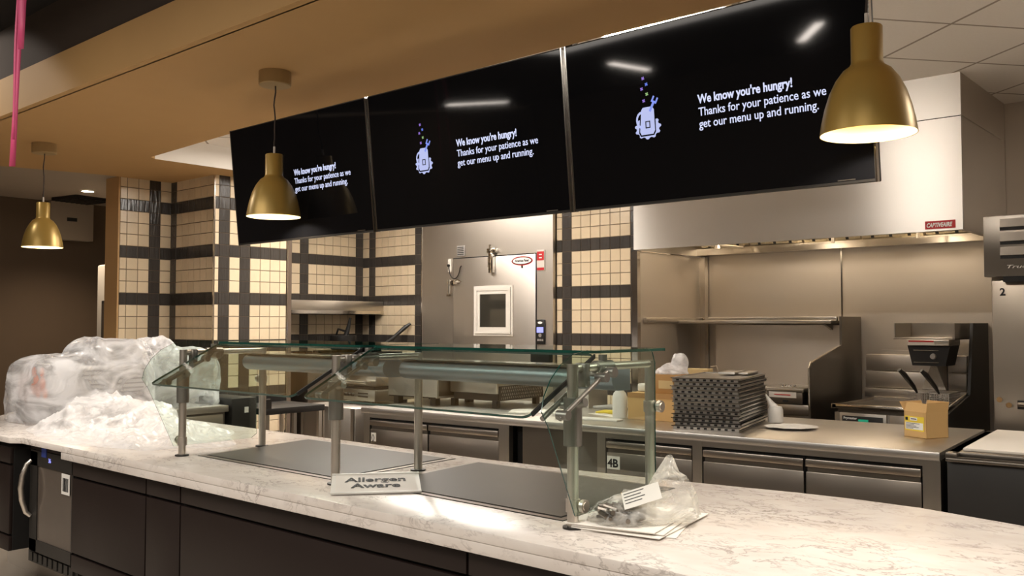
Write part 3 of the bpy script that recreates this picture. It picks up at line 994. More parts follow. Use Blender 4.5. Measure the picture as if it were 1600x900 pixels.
def wrap(name, label, cat, loc, blobs, amp, scale, m, seed=0.0, nu=110, nv=56, parent=None, zc=0.15, rz=0.0):
    """draped film: star-shaped union of super-ellipsoids (cx,cy,cz,ax,ay,az,power) with folds; flat at z=0"""
    bm = bmesh.new()
    c = Vector((0, 0, zc))

    def inside(p):
        for (bx, by, bz, ax, ay, az, n) in blobs:
            if abs((p.x - bx) / ax) ** n + abs((p.y - by) / ay) ** n + abs((p.z - bz) / az) ** n < 1: return True
        return False
    rings = []
    for j in range(nv + 1):
        th = PI * (j / nv) * 0.80
        ring = []
        for i in range(nu if j > 0 else 1):
            ph = 2 * PI * i / nu
            d = Vector((math.sin(th) * math.cos(ph), math.sin(th) * math.sin(ph), math.cos(th)))
            lo, hi = 0.0, 1.4
            r = 1.4
            while r > 0 and not inside(c + d * r): r -= 0.03
            lo, hi = r, r + 0.03
            for _ in range(6):
                md = (lo + hi) / 2
                if inside(c + d * md): lo = md
                else: hi = md
            p = c + d * lo
            f = ridge((p.x * 1.0 + seed, p.y * 1.0, p.z * 0.55), scale)
            p = c + d * (lo + amp * (f - 0.45))
            if p.z < 0.0:
                k = (c.z) / (c.z - p.z)
                p = Vector((c.x + (p.x - c.x) * k, c.y + (p.y - c.y) * k, 0.0))
            ring.append(bm.verts.new(p))
        rings.append(ring)
    for a, b in zip(rings, rings[1:]):
        for k in range(nu):
            k2 = (k + 1) % nu
            if len(a) == 1: bm.faces.new((a[0], b[k], b[k2]))
            else:
                try: bm.faces.new((a[k], b[k], b[k2], a[k2]))
                except ValueError: pass
    # smooth
    for _ in range(2):
        bmesh.ops.smooth_vert(bm, verts=[v for v in bm.verts if v.co.z > 0.01], factor=0.3, use_axis_x=True, use_axis_y=True, use_axis_z=True)
    bmesh.ops.recalc_face_normals(bm, faces=bm.faces[:])
    me = bpy.data.meshes.new(name); bm.to_mesh(me); bm.free()
    me.materials.append(MATS[m])
    for p in me.polygons: p.use_smooth = True
    o = bpy.data.objects.new(name, me); COL.objects.link(o)
    o.location = loc; o.rotation_euler = (0, 0, rz)
    if parent: o.parent = parent
    if label: tag(o, label, cat)
    return o


# wrapped machine on the counter
t = thing('drink_machine', 'boxy grey machine with a picture of oranges inside a plastic cover', 'machine', (-5.66, 2.50, CT))
MB('machine_grey').box((-0.29, -0.28, 0.0), (0.27, 0.30, 0.17), bev=0.01).build('base', t)
mb = MB('machine_white', 'machine_grey').box((-0.26, -0.26, 0.17), (0.26, 0.27, 0.335), bev=0.01)
for k in range(5): mb.box((0.255, -0.22, 0.19 + k * 0.028), (0.264, 0.25, 0.199 + k * 0.028), 'machine_grey')
mb.build('body', t)
MB('machine_grey').box((-0.10, -0.05, 0.335), (0.22, 0.26, 0.455), bev=0.01).build('hopper', t)
pn = MB('machine_grey').box((-0.06, -0.300, 0.14), (0.25, -0.262, 0.345)).build('picture_panel', t)
mb = MB('orange')
random.seed(11)
for (x, z, r) in ((0.02, 0.20, 0.034), (0.09, 0.19, 0.04), (0.06, 0.25, 0.036), (0.15, 0.23, 0.042), (0.03, 0.30, 0.03), (0.19, 0.18, 0.03), (0.14, 0.30, 0.028)):
    mb.prism([(x + r * math.cos(a * PI / 12), z + r * math.sin(a * PI / 12)) for a in range(24)], -0.302, -0.3005, 'y')
mb.build('orange_print', pn)
wrap('plastic_cover', 'translucent white plastic cover draped over the machine at far left', 'plastic cover', (-5.66, 2.50, CT),
     [(0.01, 0, 0.0, 0.31, 0.33, 0.30, 6), (0.01, -0.02, 0.15, 0.31, 0.36, 0.24, 6), (0.08, 0.10, 0.28, 0.21, 0.24, 0.215, 3.2), (-0.22, -0.10, 0.05, 0.12, 0.22, 0.19, 2.5)],
     0.04, 4.5, 'plastic_film', seed=4.0)

# wrapped machine on the table behind
t = thing('side_table', 'low stainless table behind the counter, holding a bagged appliance', 'table', (-5.75, 3.02, 0))
MB('steel_top').box((-1.0, 0, 0.875), (0, 0.54, 0.92), bev=0.004).build('tabletop', t)
MB('steel_dark').box((-0.98, 0.02, 0.25), (-0.02, 0.52, 0.875)).build('body', t)
mb = MB('steel')
for k in range(3):
    mb.box((-0.021, 0.06, 0.70 - k * 0.2), (-0.005, 0.50, 0.86 - k * 0.2), bev=0.004)
mb.build('drawer', t)
for x in (-0.95, -0.05):
    for y in (0.05, 0.49):
        MB('steel').tube([(x, y, 0), (x, y, 0.26)], 0.02).build('leg', t)
t = thing('covered_mixer', 'rounded pale appliance with a dark round face inside a plastic bag', 'appliance', (-6.16, 3.30, 0.92))
MB('machine_white').lathe([(0, 0), (0.20, 0), (0.22, 0.05), (0.20, 0.20), (0.13, 0.34), (0, 0.37)], seg=32).build('body', t)
mb = MB('machine_grey'); mb.M = Matrix.Translation((0.17, -0.12, 0.16)) @ Matrix.Rotation(R(90), 4, 'Y')
mb.lathe([(0, 0), (0.07, 0), (0.07, 0.05), (0, 0.05)], seg=24)
mb.build('round_face', t)
wrap('plastic_bag', 'large translucent bag covering the appliance behind the left post', 'plastic bag', (-6.16, 3.30, 0.92),
     [(0, 0, 0.0, 0.36, 0.30, 0.34, 3.0), (0.10, -0.22, 0.28, 0.07, 0.07, 0.20, 1.6), (-0.10, -0.04, 0.22, 0.24, 0.22, 0.25, 2.2), (0.16, 0.10, 0.2, 0.20, 0.20, 0.22, 2.2)],
     0.06, 4.5, 'plastic_film', seed=9.0)

# bag and papers at the right of the guard
for k, (dx, dy, rz, label) in enumerate(((0.02, 0.02, R(20), 'bottom sheet of cream papers lying under the clear bag'), (0.03, 0.0, R(9), 'third sheet down of cream papers lying under the clear bag'),
                                         (0.01, 0.01, R(15), 'second sheet down of cream papers lying under the clear bag'), (0.0, 0.0, R(12), 'top sheet of cream papers lying under the clear bag'))):
    o = MB('paper').box((-0.135, -0.19, 0), (0.135, 0.19, 0.003), bev=0.001).build('paper_sheet')
    o.location = (-1.51 + dx, 2.285 + dy, CT + 0.0005 + k * 0.005); o.rotation_euler = (0, 0, rz)
    tag(o, label, 'paper', 'papers under the clear bag')
t = thing('parts_bag', 'clear plastic bag of small metal parts with a white label, leaning on the papers', 'bag', (-1.462, 2.235, CT + 0.019), R(46))
wrap('film', None, None, (0, 0, 0), [(-0.01, 0.0, 0.0, 0.125, 0.09, 0.07, 2.5), (0.09, 0.02, 0.07, 0.06, 0.06, 0.115, 1.3), (0.10, 0.02, 0.02, 0.09, 0.085, 0.12, 1.8)], 0.045, 11.0, 'plastic_bag',
     seed=1.5, nu=70, nv=40, parent=t, zc=0.03)
mb = MB('steel_dark')
random.seed(5)
for k in range(46):
    x = random.uniform(-0.11, 0.0); y = random.uniform(-0.07, 0.05); z = random.uniform(0.008, 0.04)
    a = random.uniform(0, PI); l_ = random.uniform(0.015, 0.035)
    mb.tube([(x - l_ * math.cos(a), y - l_ * math.sin(a), z), (x + l_ * math.cos(a), y + l_ * math.sin(a), z + random.uniform(-0.006, 0.012))], random.uniform(0.004, 0.009), 8)
mb.build('metal_parts', t)
mb = MB('white_plastic'); mb.M = Matrix.Translation((-0.005, -0.070, 0.082)) @ Matrix.Rotation(R(38), 4, 'X') @ Matrix.Rotation(R(-25), 4, 'Y')
mb.box((-0.055, -0.03, 0), (0.055, 0.03, 0.001))
lb = mb.build('bag_label', t, smooth=False)
mb = MB('ink'); mb.M = Matrix.Translation((-0.005, -0.0705, 0.0832)) @ Matrix.Rotation(R(38), 4, 'X') @ Matrix.Rotation(R(-25), 4, 'Y')
for k in range(4):
    mb.box((-0.05, 0.02 - k * 0.011, 0), (0.01 - 0.01 * (k % 2), 0.0225 - k * 0.011, 0.0005))
mb.build('label_print', lb, smooth=False)

# ------------------------------------------------------------------ back counter (chef base)
BR = R(4.2)
BC = Matrix.Translation((-1.286, 4.505, 0)) @ Matrix.Rotation(BR, 4, 'Z')


def bl(x, y, z=0.9):
    """point on the back counter: x leftwards negative from its right front corner, y back"""
    v = BC @ Vector((x, y, z)); return (v.x, v.y, v.z)


t = thing('steel_counter', 'long stainless back counter with refrigerated drawers', 'counter', bl(0, 0, 0), BR)
MB('steel_top').box((-3.83, 0, 0.862), (0, 1.14, 0.90), bev=0.004).box((-3.83, 0.001, 0.858), (0, 0.03, 0.863)).build('worktop', t)
MB('steel_dark').box((-3.80, 0.05, 0.10), (-2.53, 1.1, 0.862)).build('left_body', t)
MB('steel_dark').box((-1.85, 0.05, 0.1), (0, 1.1, 0.862)).build('right_body', t)
MB('steel').box((-3.80, 0.012, 0.830), (-2.53, 0.05, 0.862)).box((-1.85, 0.012, 0.830), (0, 0.05, 0.862)).build('top_rail', t)
for a, b in ((-3.81, -3.75), (-2.591, -2.51), (-1.862, -1.805), (-1.254, -1.197), (-0.078, 0.0)):
    MB('steel').box((a, 0.010, 0.1), (b, 0.052, 0.858)).build('stile', t)
MB('gap_black').box((-2.51, 0.10, 0.1), (-2.44, 1.1, 0.862)).build('recess', t)
MB('steel_dark').box((-2.44, 0.06, 0.1), (-1.865, 1.1, 0.858)).build('recessed_panel', t)
MB('steel').box((-2.44, 0.045, 0.60), (-1.865, 0.06, 0.608)).build('rail', t)


def drawer(x0, x1, badge=None):
    d = MB('steel_drawer').box((x0 + 0.004, 0.012, 0.46), (x1 - 0.004, 0.05, 0.750), bev=0.003).build('drawer_front', t)
    MB('steel_drawer').box((x0 + 0.004, 0.003, 0.776), (x1 - 0.004, 0.05, 0.815), bev=0.004).build('handle_rail', d)
    MB('gap_black').box((x0 + 0.001, 0.03, 0.10), (x1 - 0.001, 0.0515, 0.830)).build('drawer_gap', d)
    MB('steel_drawer').box((x0 + 0.004, 0.012, 0.14), (x1 - 0.004, 0.05, 0.45), bev=0.003).build('lower_drawer', d)
    MB('steel_dark').box((x0 + 0.01, 0.020, 0.748), (x1 - 0.01, 0.048, 0.778)).build('finger_pull', d)
    return d


drawer(-3.75, -3.196); drawer(-3.192, -2.591)
drawer(-1.803, -1.254); drawer(-1.195, -0.638); drawer(-0.635, -0.08)
mb = MB('white_plastic').box((-3.735, 0.009, 0.665), (-3.69, 0.0118, 0.725)); mb.build('tag_plate', t)
text('drawer_text', '()', 0.05, 'ink', t, (-3.732, 0.0085, 0.677), FRONT, bold=0.001)
MB('white_plastic').box((-1.795, 0.009, 0.655), (-1.71, 0.0118, 0.73)).build('tag_plate', t)
text('drawer_text', '4B', 0.065, 'ink', t, (-1.790, 0.0085, 0.668), FRONT, bold=0.002)

# steel cabinet to the left of it, black bench and black appliance
t = thing('steel_cabinet', 'plain stainless cabinet at the left end of the back counter', 'cabinet', (-6.02, 4.38, 0))
MB('steel_panel').box((0, 0, 0.05), (0.66, 0.62, 0.86), bev=0.004).build('body', t)
MB('steel').box((0.28, -0.012, 0.08), (0.29, 0.0, 0.84)).box((0.62, -0.012, 0.05), (0.655, 0.0, 0.86)).box((0.005, -0.012, 0.05), (0.03, 0.0, 0.86)).build('edge_strip', t)
t = thing('black_bench', 'black topped bench on steel legs behind the counter', 'bench', (-5.70, 3.83, 0), 0)
MB('black_body').box((-0.55, 0, 0.83), (0, 0.53, 0.876), bev=0.004).box((-0.03, 0, 0.876), (0, 0.05, 0.945)).box((-0.55, 0.0, 0.876), (-0.50, 0.53, 0.93)).build('benchtop', t)
for x, y in ((-0.03, 0.03), (-0.03, 0.50), (-0.52, 0.03), (-0.52, 0.50), (-0.03, 0.27)):
    MB('satin_tube').box((x - 0.014, y - 0.014, 0), (x + 0.014, y + 0.014, 0.83)).build('leg', t)
t = thing('black_appliance', 'black box appliance with a white switch beside the black bench', 'appliance', (-5.74, 3.58, 0))
MB('black_body').box((-0.45, 0, 0.72), (0, 0.20, 0.965), bev=0.006).build('body', t)
MB('white_plastic').box((-0.001, 0.10, 0.86), (0.006, 0.13, 0.90)).build('switch', t)
mb = MB('satin_tube')
for x in (-0.42, -0.03):
    for y in (0.03, 0.17):
        mb.tube([(x, y, 0), (x, y, 0.72)], 0.014)
mb.build('stand', t)

# ------------------------------------------------------------------ things on the back counter
Z9 = 0.9005
# sandwich press on the steel cabinet and steel ovens on the counter
t = thing('sandwich_press', 'stainless press with a row of black knobs on the steel cabinet', 'press', (-5.98, 4.62, 0.861))
MB('steel').box((0, 0, 0.03), (0.56, 0.42, 0.12), bev=0.006).box((0.02, 0.02, 0.145), (0.55, 0.42, 0.245), bev=0.012).build('body', t)
MB('shadow_slot').box((0.01, 0.01, 0.12), (0.55, 0.40, 0.145)).box((0.36, -0.003, 0.06), (0.48, 0.0, 0.07)).box((0.36, -0.003, 0.085), (0.48, 0.0, 0.095)).build('gap', t)
for k in range(5):
    MB('black').lathe([(0, 0), (0.014, 0), (0.011, 0.02), (0, 0.02)], seg=14).build('knob', t)
    o = t.children[-1]; o.rotation_euler = (R(90), 0, 0); o.location = (0.14 + k * 0.04, 0, 0.075)
MB('satin_tube').tube([(0.04, -0.05, 0.18), (0.52, -0.05, 0.18)], 0.011).tube([(0.08, 0.03, 0.18), (0.08, -0.05, 0.18)], 0.008).tube([(0.48, 0.03, 0.18), (0.48, -0.05, 0.18)], 0.008).build('handle', t)
mb = MB('black')
for x in (0.05, 0.5):
    for y in (0.05, 0.37): mb.tube([(x, y, 0), (x, y, 0.03)], 0.018)
mb.build('foot', t)

t = thing('steel_box_oven', 'plain square stainless oven on short black feet at the left end of the counter', 'oven', (-5.22, 4.58, Z9), BR)
MB('steel_panel').box((0, 0, 0.055), (0.49, 0.50, 0.235), bev=0.006).build('body', t)
MB('steel_dark').box((0.475, 0.02, 0.07), (0.493, 0.48, 0.22)).build('side_panel', t)
MB('shadow_slot').box((0.01, -0.002, 0.055), (0.48, 0, 0.062)).build('seam', t)
for x in (0.06, 0.43):
    for y in (0.05, 0.44):
        MB('black').box((x - 0.025, y - 0.025, 0), (x + 0.025, y + 0.025, 0.056)).build('foot', t)

t = thing('conveyor_toaster', 'low steel toaster with a perforated side guard, on black feet', 'toaster', (-4.70, 4.74, Z9), R(3))
MB('steel').box((-0.02, 0.0, 0.10), (0.42, 0.55, 0.205), bev=0.006).box((-0.03, -0.015, 0.205), (0.44, 0.56, 0.216), bev=0.003).build('body', t)
MB('black_body').box((0.0, 0.02, 0.05), (0.415, 0.56, 0.10)).build('base', t)
mb = MB('black', 'polished').box((0.421, 0.02, 0.05), (0.426, 0.54, 0.155))
for j in range(4):
    for k in range(22):
        y = 0.04 + k * 0.022 + (j % 2) * 0.011; z = 0.062 + j * 0.024
        mb.prism([(y, z), (y + 0.004, z - 0.002), (y + 0.013, z + 0.013), (y + 0.009, z + 0.015)], 0.426, 0.4275, 'x', 'polished')  # bright slivers stand for light passing through the slots
mb.build('perforated_guard', t, smooth=False)
mb = MB('black')
for x in (0.0, 0.39):
    for y in (0.03, 0.50): mb.box((x - 0.02, y - 0.02, 0), (x + 0.02, y + 0.02, 0.052))
mb.build('foot', t)
t = thing('steel_bin', 'plain steel bin behind the perforated toaster guard', 'bin', (-4.12, 5.20, Z9), BR)
MB('steel_panel').box((0, 0, 0), (0.30, 0.26, 0.15), bev=0.004).build('body', t)
MB('steel').box((-0.008, -0.008, 0.15), (0.308, 0.268, 0.162), bev=0.003).build('rim', t)

for (x, y, rz, w_, h_, nm, lab) in ((-3.95, 4.80, 35, .36, .26, 'paper_sheet', 'large white paper lying flat beside the toaster'), (-3.86, 4.46, 12, .26, .12, 'paper_sheet', 'narrow white paper at the front edge of the steel counter'),
                               (-3.42, 4.95, -20, .30, .20, 'paper_sheet', 'white paper under the yellow gloves'), (-3.30, 4.62, 10, .28, .09, 'packet', 'flat white packet at the front edge of the steel counter')):
    hh = 0.012 if nm == 'packet' else 0.003
    o = MB('paper').box((-w_ / 2, -h_ / 2, 0), (w_ / 2, h_ / 2, hh), bev=min(0.004, hh / 3)).build(nm)
    o.location = (x, y, Z9); o.rotation_euler = (0, 0, R(rz)); tag(o, lab, 'paper' if nm != 'packet' else 'packet')
o = MB('yellow').tube([(-0.09, 0, 0.010), (-0.03, 0.012, 0.016), (0.04, 0.005, 0.014), (0.09, -0.02, 0.010)], [0.006, 0.012, 0.014, 0.005], 12).build('yellow_scraper')
o.location = (-3.44, 4.92, Z9 + 0.004); o.rotation_euler = (0, 0, R(15)); tag(o, 'small yellow curved utensil on white paper', 'utensil')
o = MB('machine_grey').tube([(-0.13, 0, 0.012), (0.0, 0.01, 0.02), (0.13, 0.0, 0.012)], [0.010, 0.018, 0.010], 10).tube([(-0.13, 0, 0.012), (0.02, -0.03, 0.02), (0.13, -0.02, 0.012)], [0.008, 0.014, 0.008], 10).build('grey_tongs')
o.location = (-3.62, 5.20, Z9 + 0.002); o.rotation_euler = (0, 0, R(10)); tag(o, 'grey tongs lying on the steel counter near the tiles', 'tongs')

t = thing('spray_bottle', 'white plastic bottle standing left of the cardboard boxes', 'bottle', (-3.29, 4.83, Z9))
MB('white_plastic').lathe([(0, 0), (0.044, 0), (0.047, 0.01), (0.047, 0.13), (0.040, 0.155), (0.022, 0.175), (0.020, 0.185), (0, 0.185)], seg=28).build('body', t)
MB('white_plastic').lathe([(0.024, 0.183), (0.026, 0.19), (0.024, 0.215), (0, 0.218)], seg=24).tube([(0, 0, 0.208), (0.045, -0.01, 0.216)], 0.009, 10).build('cap', t)

t = thing('cardboard_box', 'open-ended brown cardboard box beside the white bottle, lower of two', 'box', (-3.21, 4.80, Z9), BR)
MB('cardboard').box((0, 0, 0), (0.34, 0.28, 0.165), bev=0.002).build('body', t)
MB('cardboard_dark').box((0.341, 0.0, 0.0), (0.343, 0.28, 0.165)).box((-0.001, -0.002, 0.135), (0.341, -0.0002, 0.166)).build('end_panel', t)
t = thing('small_cardboard_box', 'small orange-brown cardboard box on top of the larger one', 'box', (-3.04, 4.84, Z9 + 0.167), BR)
MB('cardboard_dark').box((0, 0, 0), (0.17, 0.20, 0.115), bev=0.002).build('body', t)
MB('tan').box((0.03, -0.002, 0.03), (0.13, -0.0005, 0.08)).build('label', t)
wrap('plastic_bag', 'crumpled white plastic bag on the small cardboard box', 'plastic bag', (-2.97, 4.94, Z9 + 0.284),
     [(0, 0, 0.0, 0.09, 0.09, 0.06, 2.2), (0.04, 0.02, 0.06, 0.05, 0.05, 0.07, 2.2), (-0.06, 0, 0.0, 0.06, 0.06, 0.04, 2)], 0.03, 16, 'plastic_pile', seed=3.3, nu=50, nv=30, zc=0.02)
o = MB('white_plastic').box((0, 0, 0), (0.15, 0.12, 0.05), bev=0.01).build('white_packet'); o.location = (-3.205, 4.90, Z9 + 0.1675); o.rotation_euler = (0, 0, R(-12))
tag(o, 'white packet on the lower cardboard box', 'packet')

# stack of vented metal trays
TR = R(13)


def tray(z, dx, dy, dr, label):
    mb = MB('pan_metal', 'shadow_slot', 'polished')
    W, Dp, h = 0.375, 0.66, 0.021
    mb.box((0, 0, 0), (W, Dp, 0.003))
    for a, b in (((0, 0), (W, 0.003)), ((0, Dp - 0.003), (W, Dp)), ((0, 0), (0.003, Dp)), ((W - 0.003, 0), (W, Dp))):
        mb.box((a[0], a[1], 0.0), (b[0], b[1], h))
    mb.box((-0.008, -0.008, h - 0.004), (W + 0.008, 0.004, h), 'polished').box((-0.008, Dp - 0.004, h - 0.003), (W + 0.008, Dp + 0.008, h))
    mb.box((-0.008, 0, h - 0.003), (0.004, Dp, h)).box((W - 0.004, 0, h - 0.003), (W + 0.008, Dp, h), 'polished')
    mb.box((0.004, 0.004, h - 0.008), (W - 0.004, Dp - 0.004, h - 0.006))
    sh = random.choice((0, 0.01, 0.018))
    mb.box((W, 0.004, 0.004), (W + 0.001, Dp - 0.004, 0.009), 'shadow_slot')
    for k in range(9):
        x = 0.012 + k * 0.039
        mb.box((x + sh, -0.0015, 0.004), (x + sh + 0.017, 0.0, 0.014), 'shadow_slot')
    o = mb.build('vented_tray', smooth=False)
    o.location = (-2.715 + dx, 4.52 + dy, z); o.rotation_euler = (0, 0, TR + dr)
    tag(o, label, 'tray', 'stack of vented metal trays')
    return o


random.seed(21)
for k in range(13):
    lab = 'topmost vented metal tray of the stack on the steel counter' if k == 12 else ('lowest vented metal tray of the stack, resting on the steel counter' if k == 0 else 'vented metal tray within the stack, with a slotted front edge')
    tray(Z9 + 0.0225 * k, random.uniform(-0.006, 0.008), random.uniform(-0.01, 0.012), random.uniform(-0.015, 0.015), lab)
o = MB('pan_metal').box((0, 0, 0), (0.10, 0.25, 0.014), bev=0.003).box((0.11, 0.04, 0), (0.17, 0.30, 0.010), bev=0.003).build('tray_lid'); o.location = (-2.66, 4.95, Z9 + 0.0225 * 13 + 0.001); o.rotation_euler = (0, 0, TR)
tag(o, 'loose flat metal pieces lying on top of the tray stack', 'metal lid')
t = thing('tan_package', 'tan package with a wire loop behind the top of the tray stack', 'package', (-3.12, 5.27, Z9), R(10))
MB('tan').box((0, 0, 0), (0.20, 0.10, 0.30), bev=0.004).build('body', t)
MB('satin_tube').tube([(0.20, 0.05, 0.26), (0.24, 0.05, 0.265), (0.25, 0.05, 0.29), (0.24, 0.05, 0.32), (0.20, 0.05, 0.315)], 0.003, 8).build('wire_loop', t)

t = thing('white_pitcher', 'small white spouted pitcher beside the tray stack', 'pitcher', (-2.40, 5.17, Z9 + 0.006))
MB('white_plastic').lathe([(0, 0), (0.042, 0), (0.046, 0.01), (0.044, 0.075), (0.036, 0.095), (0, 0.098)], seg=28).build('body', t)
MB('white_plastic').tube([(-0.01, 0, 0.085), (-0.03, -0.008, 0.12), (-0.055, -0.015, 0.165)], [0.028, 0.016, 0.004], 14).build('spout', t)
o = heap('cloth', 'white folded cloth spread on the steel counter right of the trays', 'cloth', -2.22, 4.98, 0.15, 0.14, R(28), lambda x, y: 0.012 + 0.006 * noise.noise(Vector((x * 2, y * 2, 4))), 0.012, 5, 'cloth_white', n=36, z=Z9, seed=6)

t = thing('labelled_carton', 'open tan cardboard carton with a yellow and white label on the steel counter', 'box', (-1.613, 5.035, Z9), R(-24))
mb = MB('cardboard', 'cardboard_dark')
W, Dp, H = 0.142, 0.16, 0.135
mb.box((0, 0, 0), (W, 0.003, H)).box((0, Dp - 0.003, 0), (W, Dp, H)).box((0, 0, 0), (0.003, Dp, H)).box((W - 0.003, 0, 0), (W, Dp, H)).box((0, 0, 0), (W, Dp, 0.003))
mb.box((0.004, 0.004, 0.05), (W - 0.004, Dp - 0.004, 0.10), 'cardboard_dark')
mb.build('body', t, smooth=False)
mb = MB('cardboard')
mb.prism([(0, H), (-0.03, H + 0.045), (-0.028, H + 0.047), (0.003, H)], 0.0, Dp, 'y')
mb.build('side_flap', t, smooth=False)
mb = MB('cardboard')
mb.prism([(0.0, H), (0.02, H + 0.045), (0.022, H + 0.044), (0.003, H - 0.002)], 0.002, W - 0.002, 'x')
mb.prism([(Dp - 0.003, H), (Dp + 0.01, H + 0.05), (Dp + 0.013, H + 0.05), (Dp, H)], 0.002, W - 0.002, 'x')
mb.build('front_flap', t, smooth=False)
mb = MB('cardboard')
mb.prism([(W - 0.003, H), (W + 0.004, H + 0.05), (W + 0.007, H + 0.05), (W, H)], 0.0, Dp, 'y')
mb.build('side_flap', t, smooth=False)
lb = MB('yellow').box((0.006, -0.0012, 0.035), (0.128, 0, 0.110)).build('label', t, smooth=False)
mb = MB('white_ink').box((0.010, -0.0018, 0.042), (0.122, -0.0012, 0.078)).box((0.04, -0.0018, 0.088), (0.085, -0.0012, 0.104)).build('label_field', lb, smooth=False)
mb = MB('ink')
for k in range(5):
    mb.box((0.014, -0.0024, 0.046 + k * 0.0065), (0.06 + 0.05 * ((k * 37) % 10) / 10, -0.0018, 0.0485 + k * 0.0065))
mb.box((0.010, -0.0024, 0.088), (0.026, -0.0012, 0.104)).box((0.046, -0.0024, 0.094), (0.080, -0.0018, 0.099))
mb.build('label_print', lb, smooth=False)

# ------------------------------------------------------------------ refrigerated prep table, cutting board
t = thing('prep_fridge', 'black refrigerated prep table cut by the right edge of the photo', 'prep table', (-1.252, 4.49, 0), BR)
MB('black_body').box((0.0, 0.0, 0.10), (1.3, 1.0, 0.868), bev=0.004).build('body', t)
MB('steel_dark').box((0.0, -0.03, 0.868), (1.3, 1.02, 0.885), bev=0.004).box((0.0, -0.03, 0.884), (0.05, 1.02, 0.909), bev=0.004).box((0.0, 0.02, 0.884), (1.3, 0.98, 0.909), bev=0.004).box((0.0, -0.03, 0.884), (1.3, -0.02, 0.893)).build('worktop', t)
MB('shadow_slot').box((0.05, -0.018, 0.885), (0.62, 0.018, 0.8885)).box((0.66, -0.018, 0.885), (1.28, 0.018, 0.8885)).build('handle_recess', t)
MB('black').box((0.02, 0.02, 0), (0.08, 0.08, 0.1)).box((1.2, 0.02, 0), (1.26, 0.08, 0.1)).box((0.02, 0.9, 0), (0.08, 0.96, 0.1)).box((1.2, 0.9, 0), (1.26, 0.96, 0.1)).build('foot', t)
o = MB('board_white').box((0.055, 0.075, 0), (1.24, 0.99, 0.013), bev=0.003).build('cutting_board')
o.location = (-1.252, 4.49, 0.9095); o.rotation_euler = (0, 0, BR); tag(o, 'large white cutting board on the black prep table', 'cutting board')

# ------------------------------------------------------------------ cold room / blast chiller
F = 6.72
t = thing('cold_room', 'tall stainless cold room front with a windowed door between the tiled walls', 'cold room', (-7.13, F, 0))
X = lambda x: x + 7.13
mb = MB('steel_panel', 'polished').box((0, 0, 0), (1.80, 0.10, 3.04))
mb.box((0.0, -0.002, 0), (0.012, 0, 3.04), 'polished')
mb.build('wall_panel', t)
d = MB('steel_panel').box((X(-6.64), -0.012, 0.10), (X(-5.535), 0.0, 2.165), bev=0.004).build('door', t)
MB('shadow_slot').box((X(-6.648), -0.004, 0.1), (X(-5.527), -0.0005, 2.176)).build('gasket', d)
mb = MB('white_metal')
x0, x1, z0, z1 = X(-6.335), X(-5.815), 1.375, 1.875
for k, (a, b, y) in enumerate(((0.0, 0.022, -0.022), (0.022, 0.05, -0.034), (0.05, 0.085, -0.027))):
    mb.box((x0 + a, y, z0 + a), (x1 - a, -0.012, z0 + b)).box((x0 + a, y, z1 - b), (x1 - a, -0.012, z1 - a)).box((x0 + a, y, z0 + b), (x0 + b, -0.012, z1 - b)).box((x1 - b, y, z0 + b), (x1 - a, -0.012, z1 - b))
fr = mb.build('window_frame', d, smooth=False)
MB('glass_dark').box((x0 + 0.08, -0.020, z0 + 0.07), (x1 - 0.08, -0.012, z1 - 0.08)).build('pane', fr, smooth=False)
mb = MB('polished', 'steel_dark').box((X(-6.14), -0.045, 2.20), (X(-6.03), -0.0, 2.245), bev=0.005).box((X(-6.115), -0.05, 2.00), (X(-6.06), -0.012, 2.20), bev=0.006).box((X(-6.14), -0.03, 2.06), (X(-6.112), -0.012, 2.16), 'steel_dark')
mb.tube([(X(-6.085), -0.05, 2.22), (X(-6.085), -0.05, 2.28)], 0.014, 12)
mb.build('door_closer', d)
mb = MB('polished').box((X(-6.71), -0.03, 1.90), (X(-6.60), 0.0, 1.945), bev=0.004).tube([(X(-6.68), -0.03, 1.95), (X(-6.68), -0.035, 1.80)], 0.014, 12).box((X(-6.72), -0.03, 1.78), (X(-6.655), -0.02, 1.80))
mb.tube([(X(-6.62), -0.02, 1.93), (X(-6.52), -0.07, 1.945), (X(-6.46), -0.08, 1.925), (X(-6.50), -0.07, 1.905), (X(-6.62), -0.02, 1.90)], 0.006, 8)
mb.build('latch', d)
mb = MB('white_metal').box((X(-6.72), -0.012, 2.03), (X(-6.67), 0, 2.17), bev=0.003); mb.build('cord_box', t)
MB('black').tube([(X(-6.70) + 0.085 - 0.085 * math.cos(a * PI / 12) * 1.0, -0.02, 2.11 - 0.15 * math.sin(a * PI / 12)) for a in range(0, 12)] + [(X(-6.515), -0.02, 2.09)], 0.005, 8).tube([(X(-6.70), 0.0, 2.10), (X(-6.70), -0.03, 2.10)], 0.014, 10).build('cord', t)
mb = MB('machine_grey').box((X(-6.585), -0.015, 2.19), (X(-6.475), 0, 2.30), bev=0.004)
for k in range(5): mb.box((X(-6.575), -0.017, 2.205 + k * 0.018), (X(-6.485), -0.015, 2.213 + k * 0.018), 'shadow_slot')
mb.build('vent', t)


def ellipse(cx, cz, a, b, y0, y1, m, name, par, n=32):
    mb = MB(m)
    mb.prism([(cx + a * math.cos(2 * PI * k / n), cz + b * math.sin(2 * PI * k / n)) for k in range(n)], y0, y1, 'y')
    return mb.build(name, par, smooth=False)


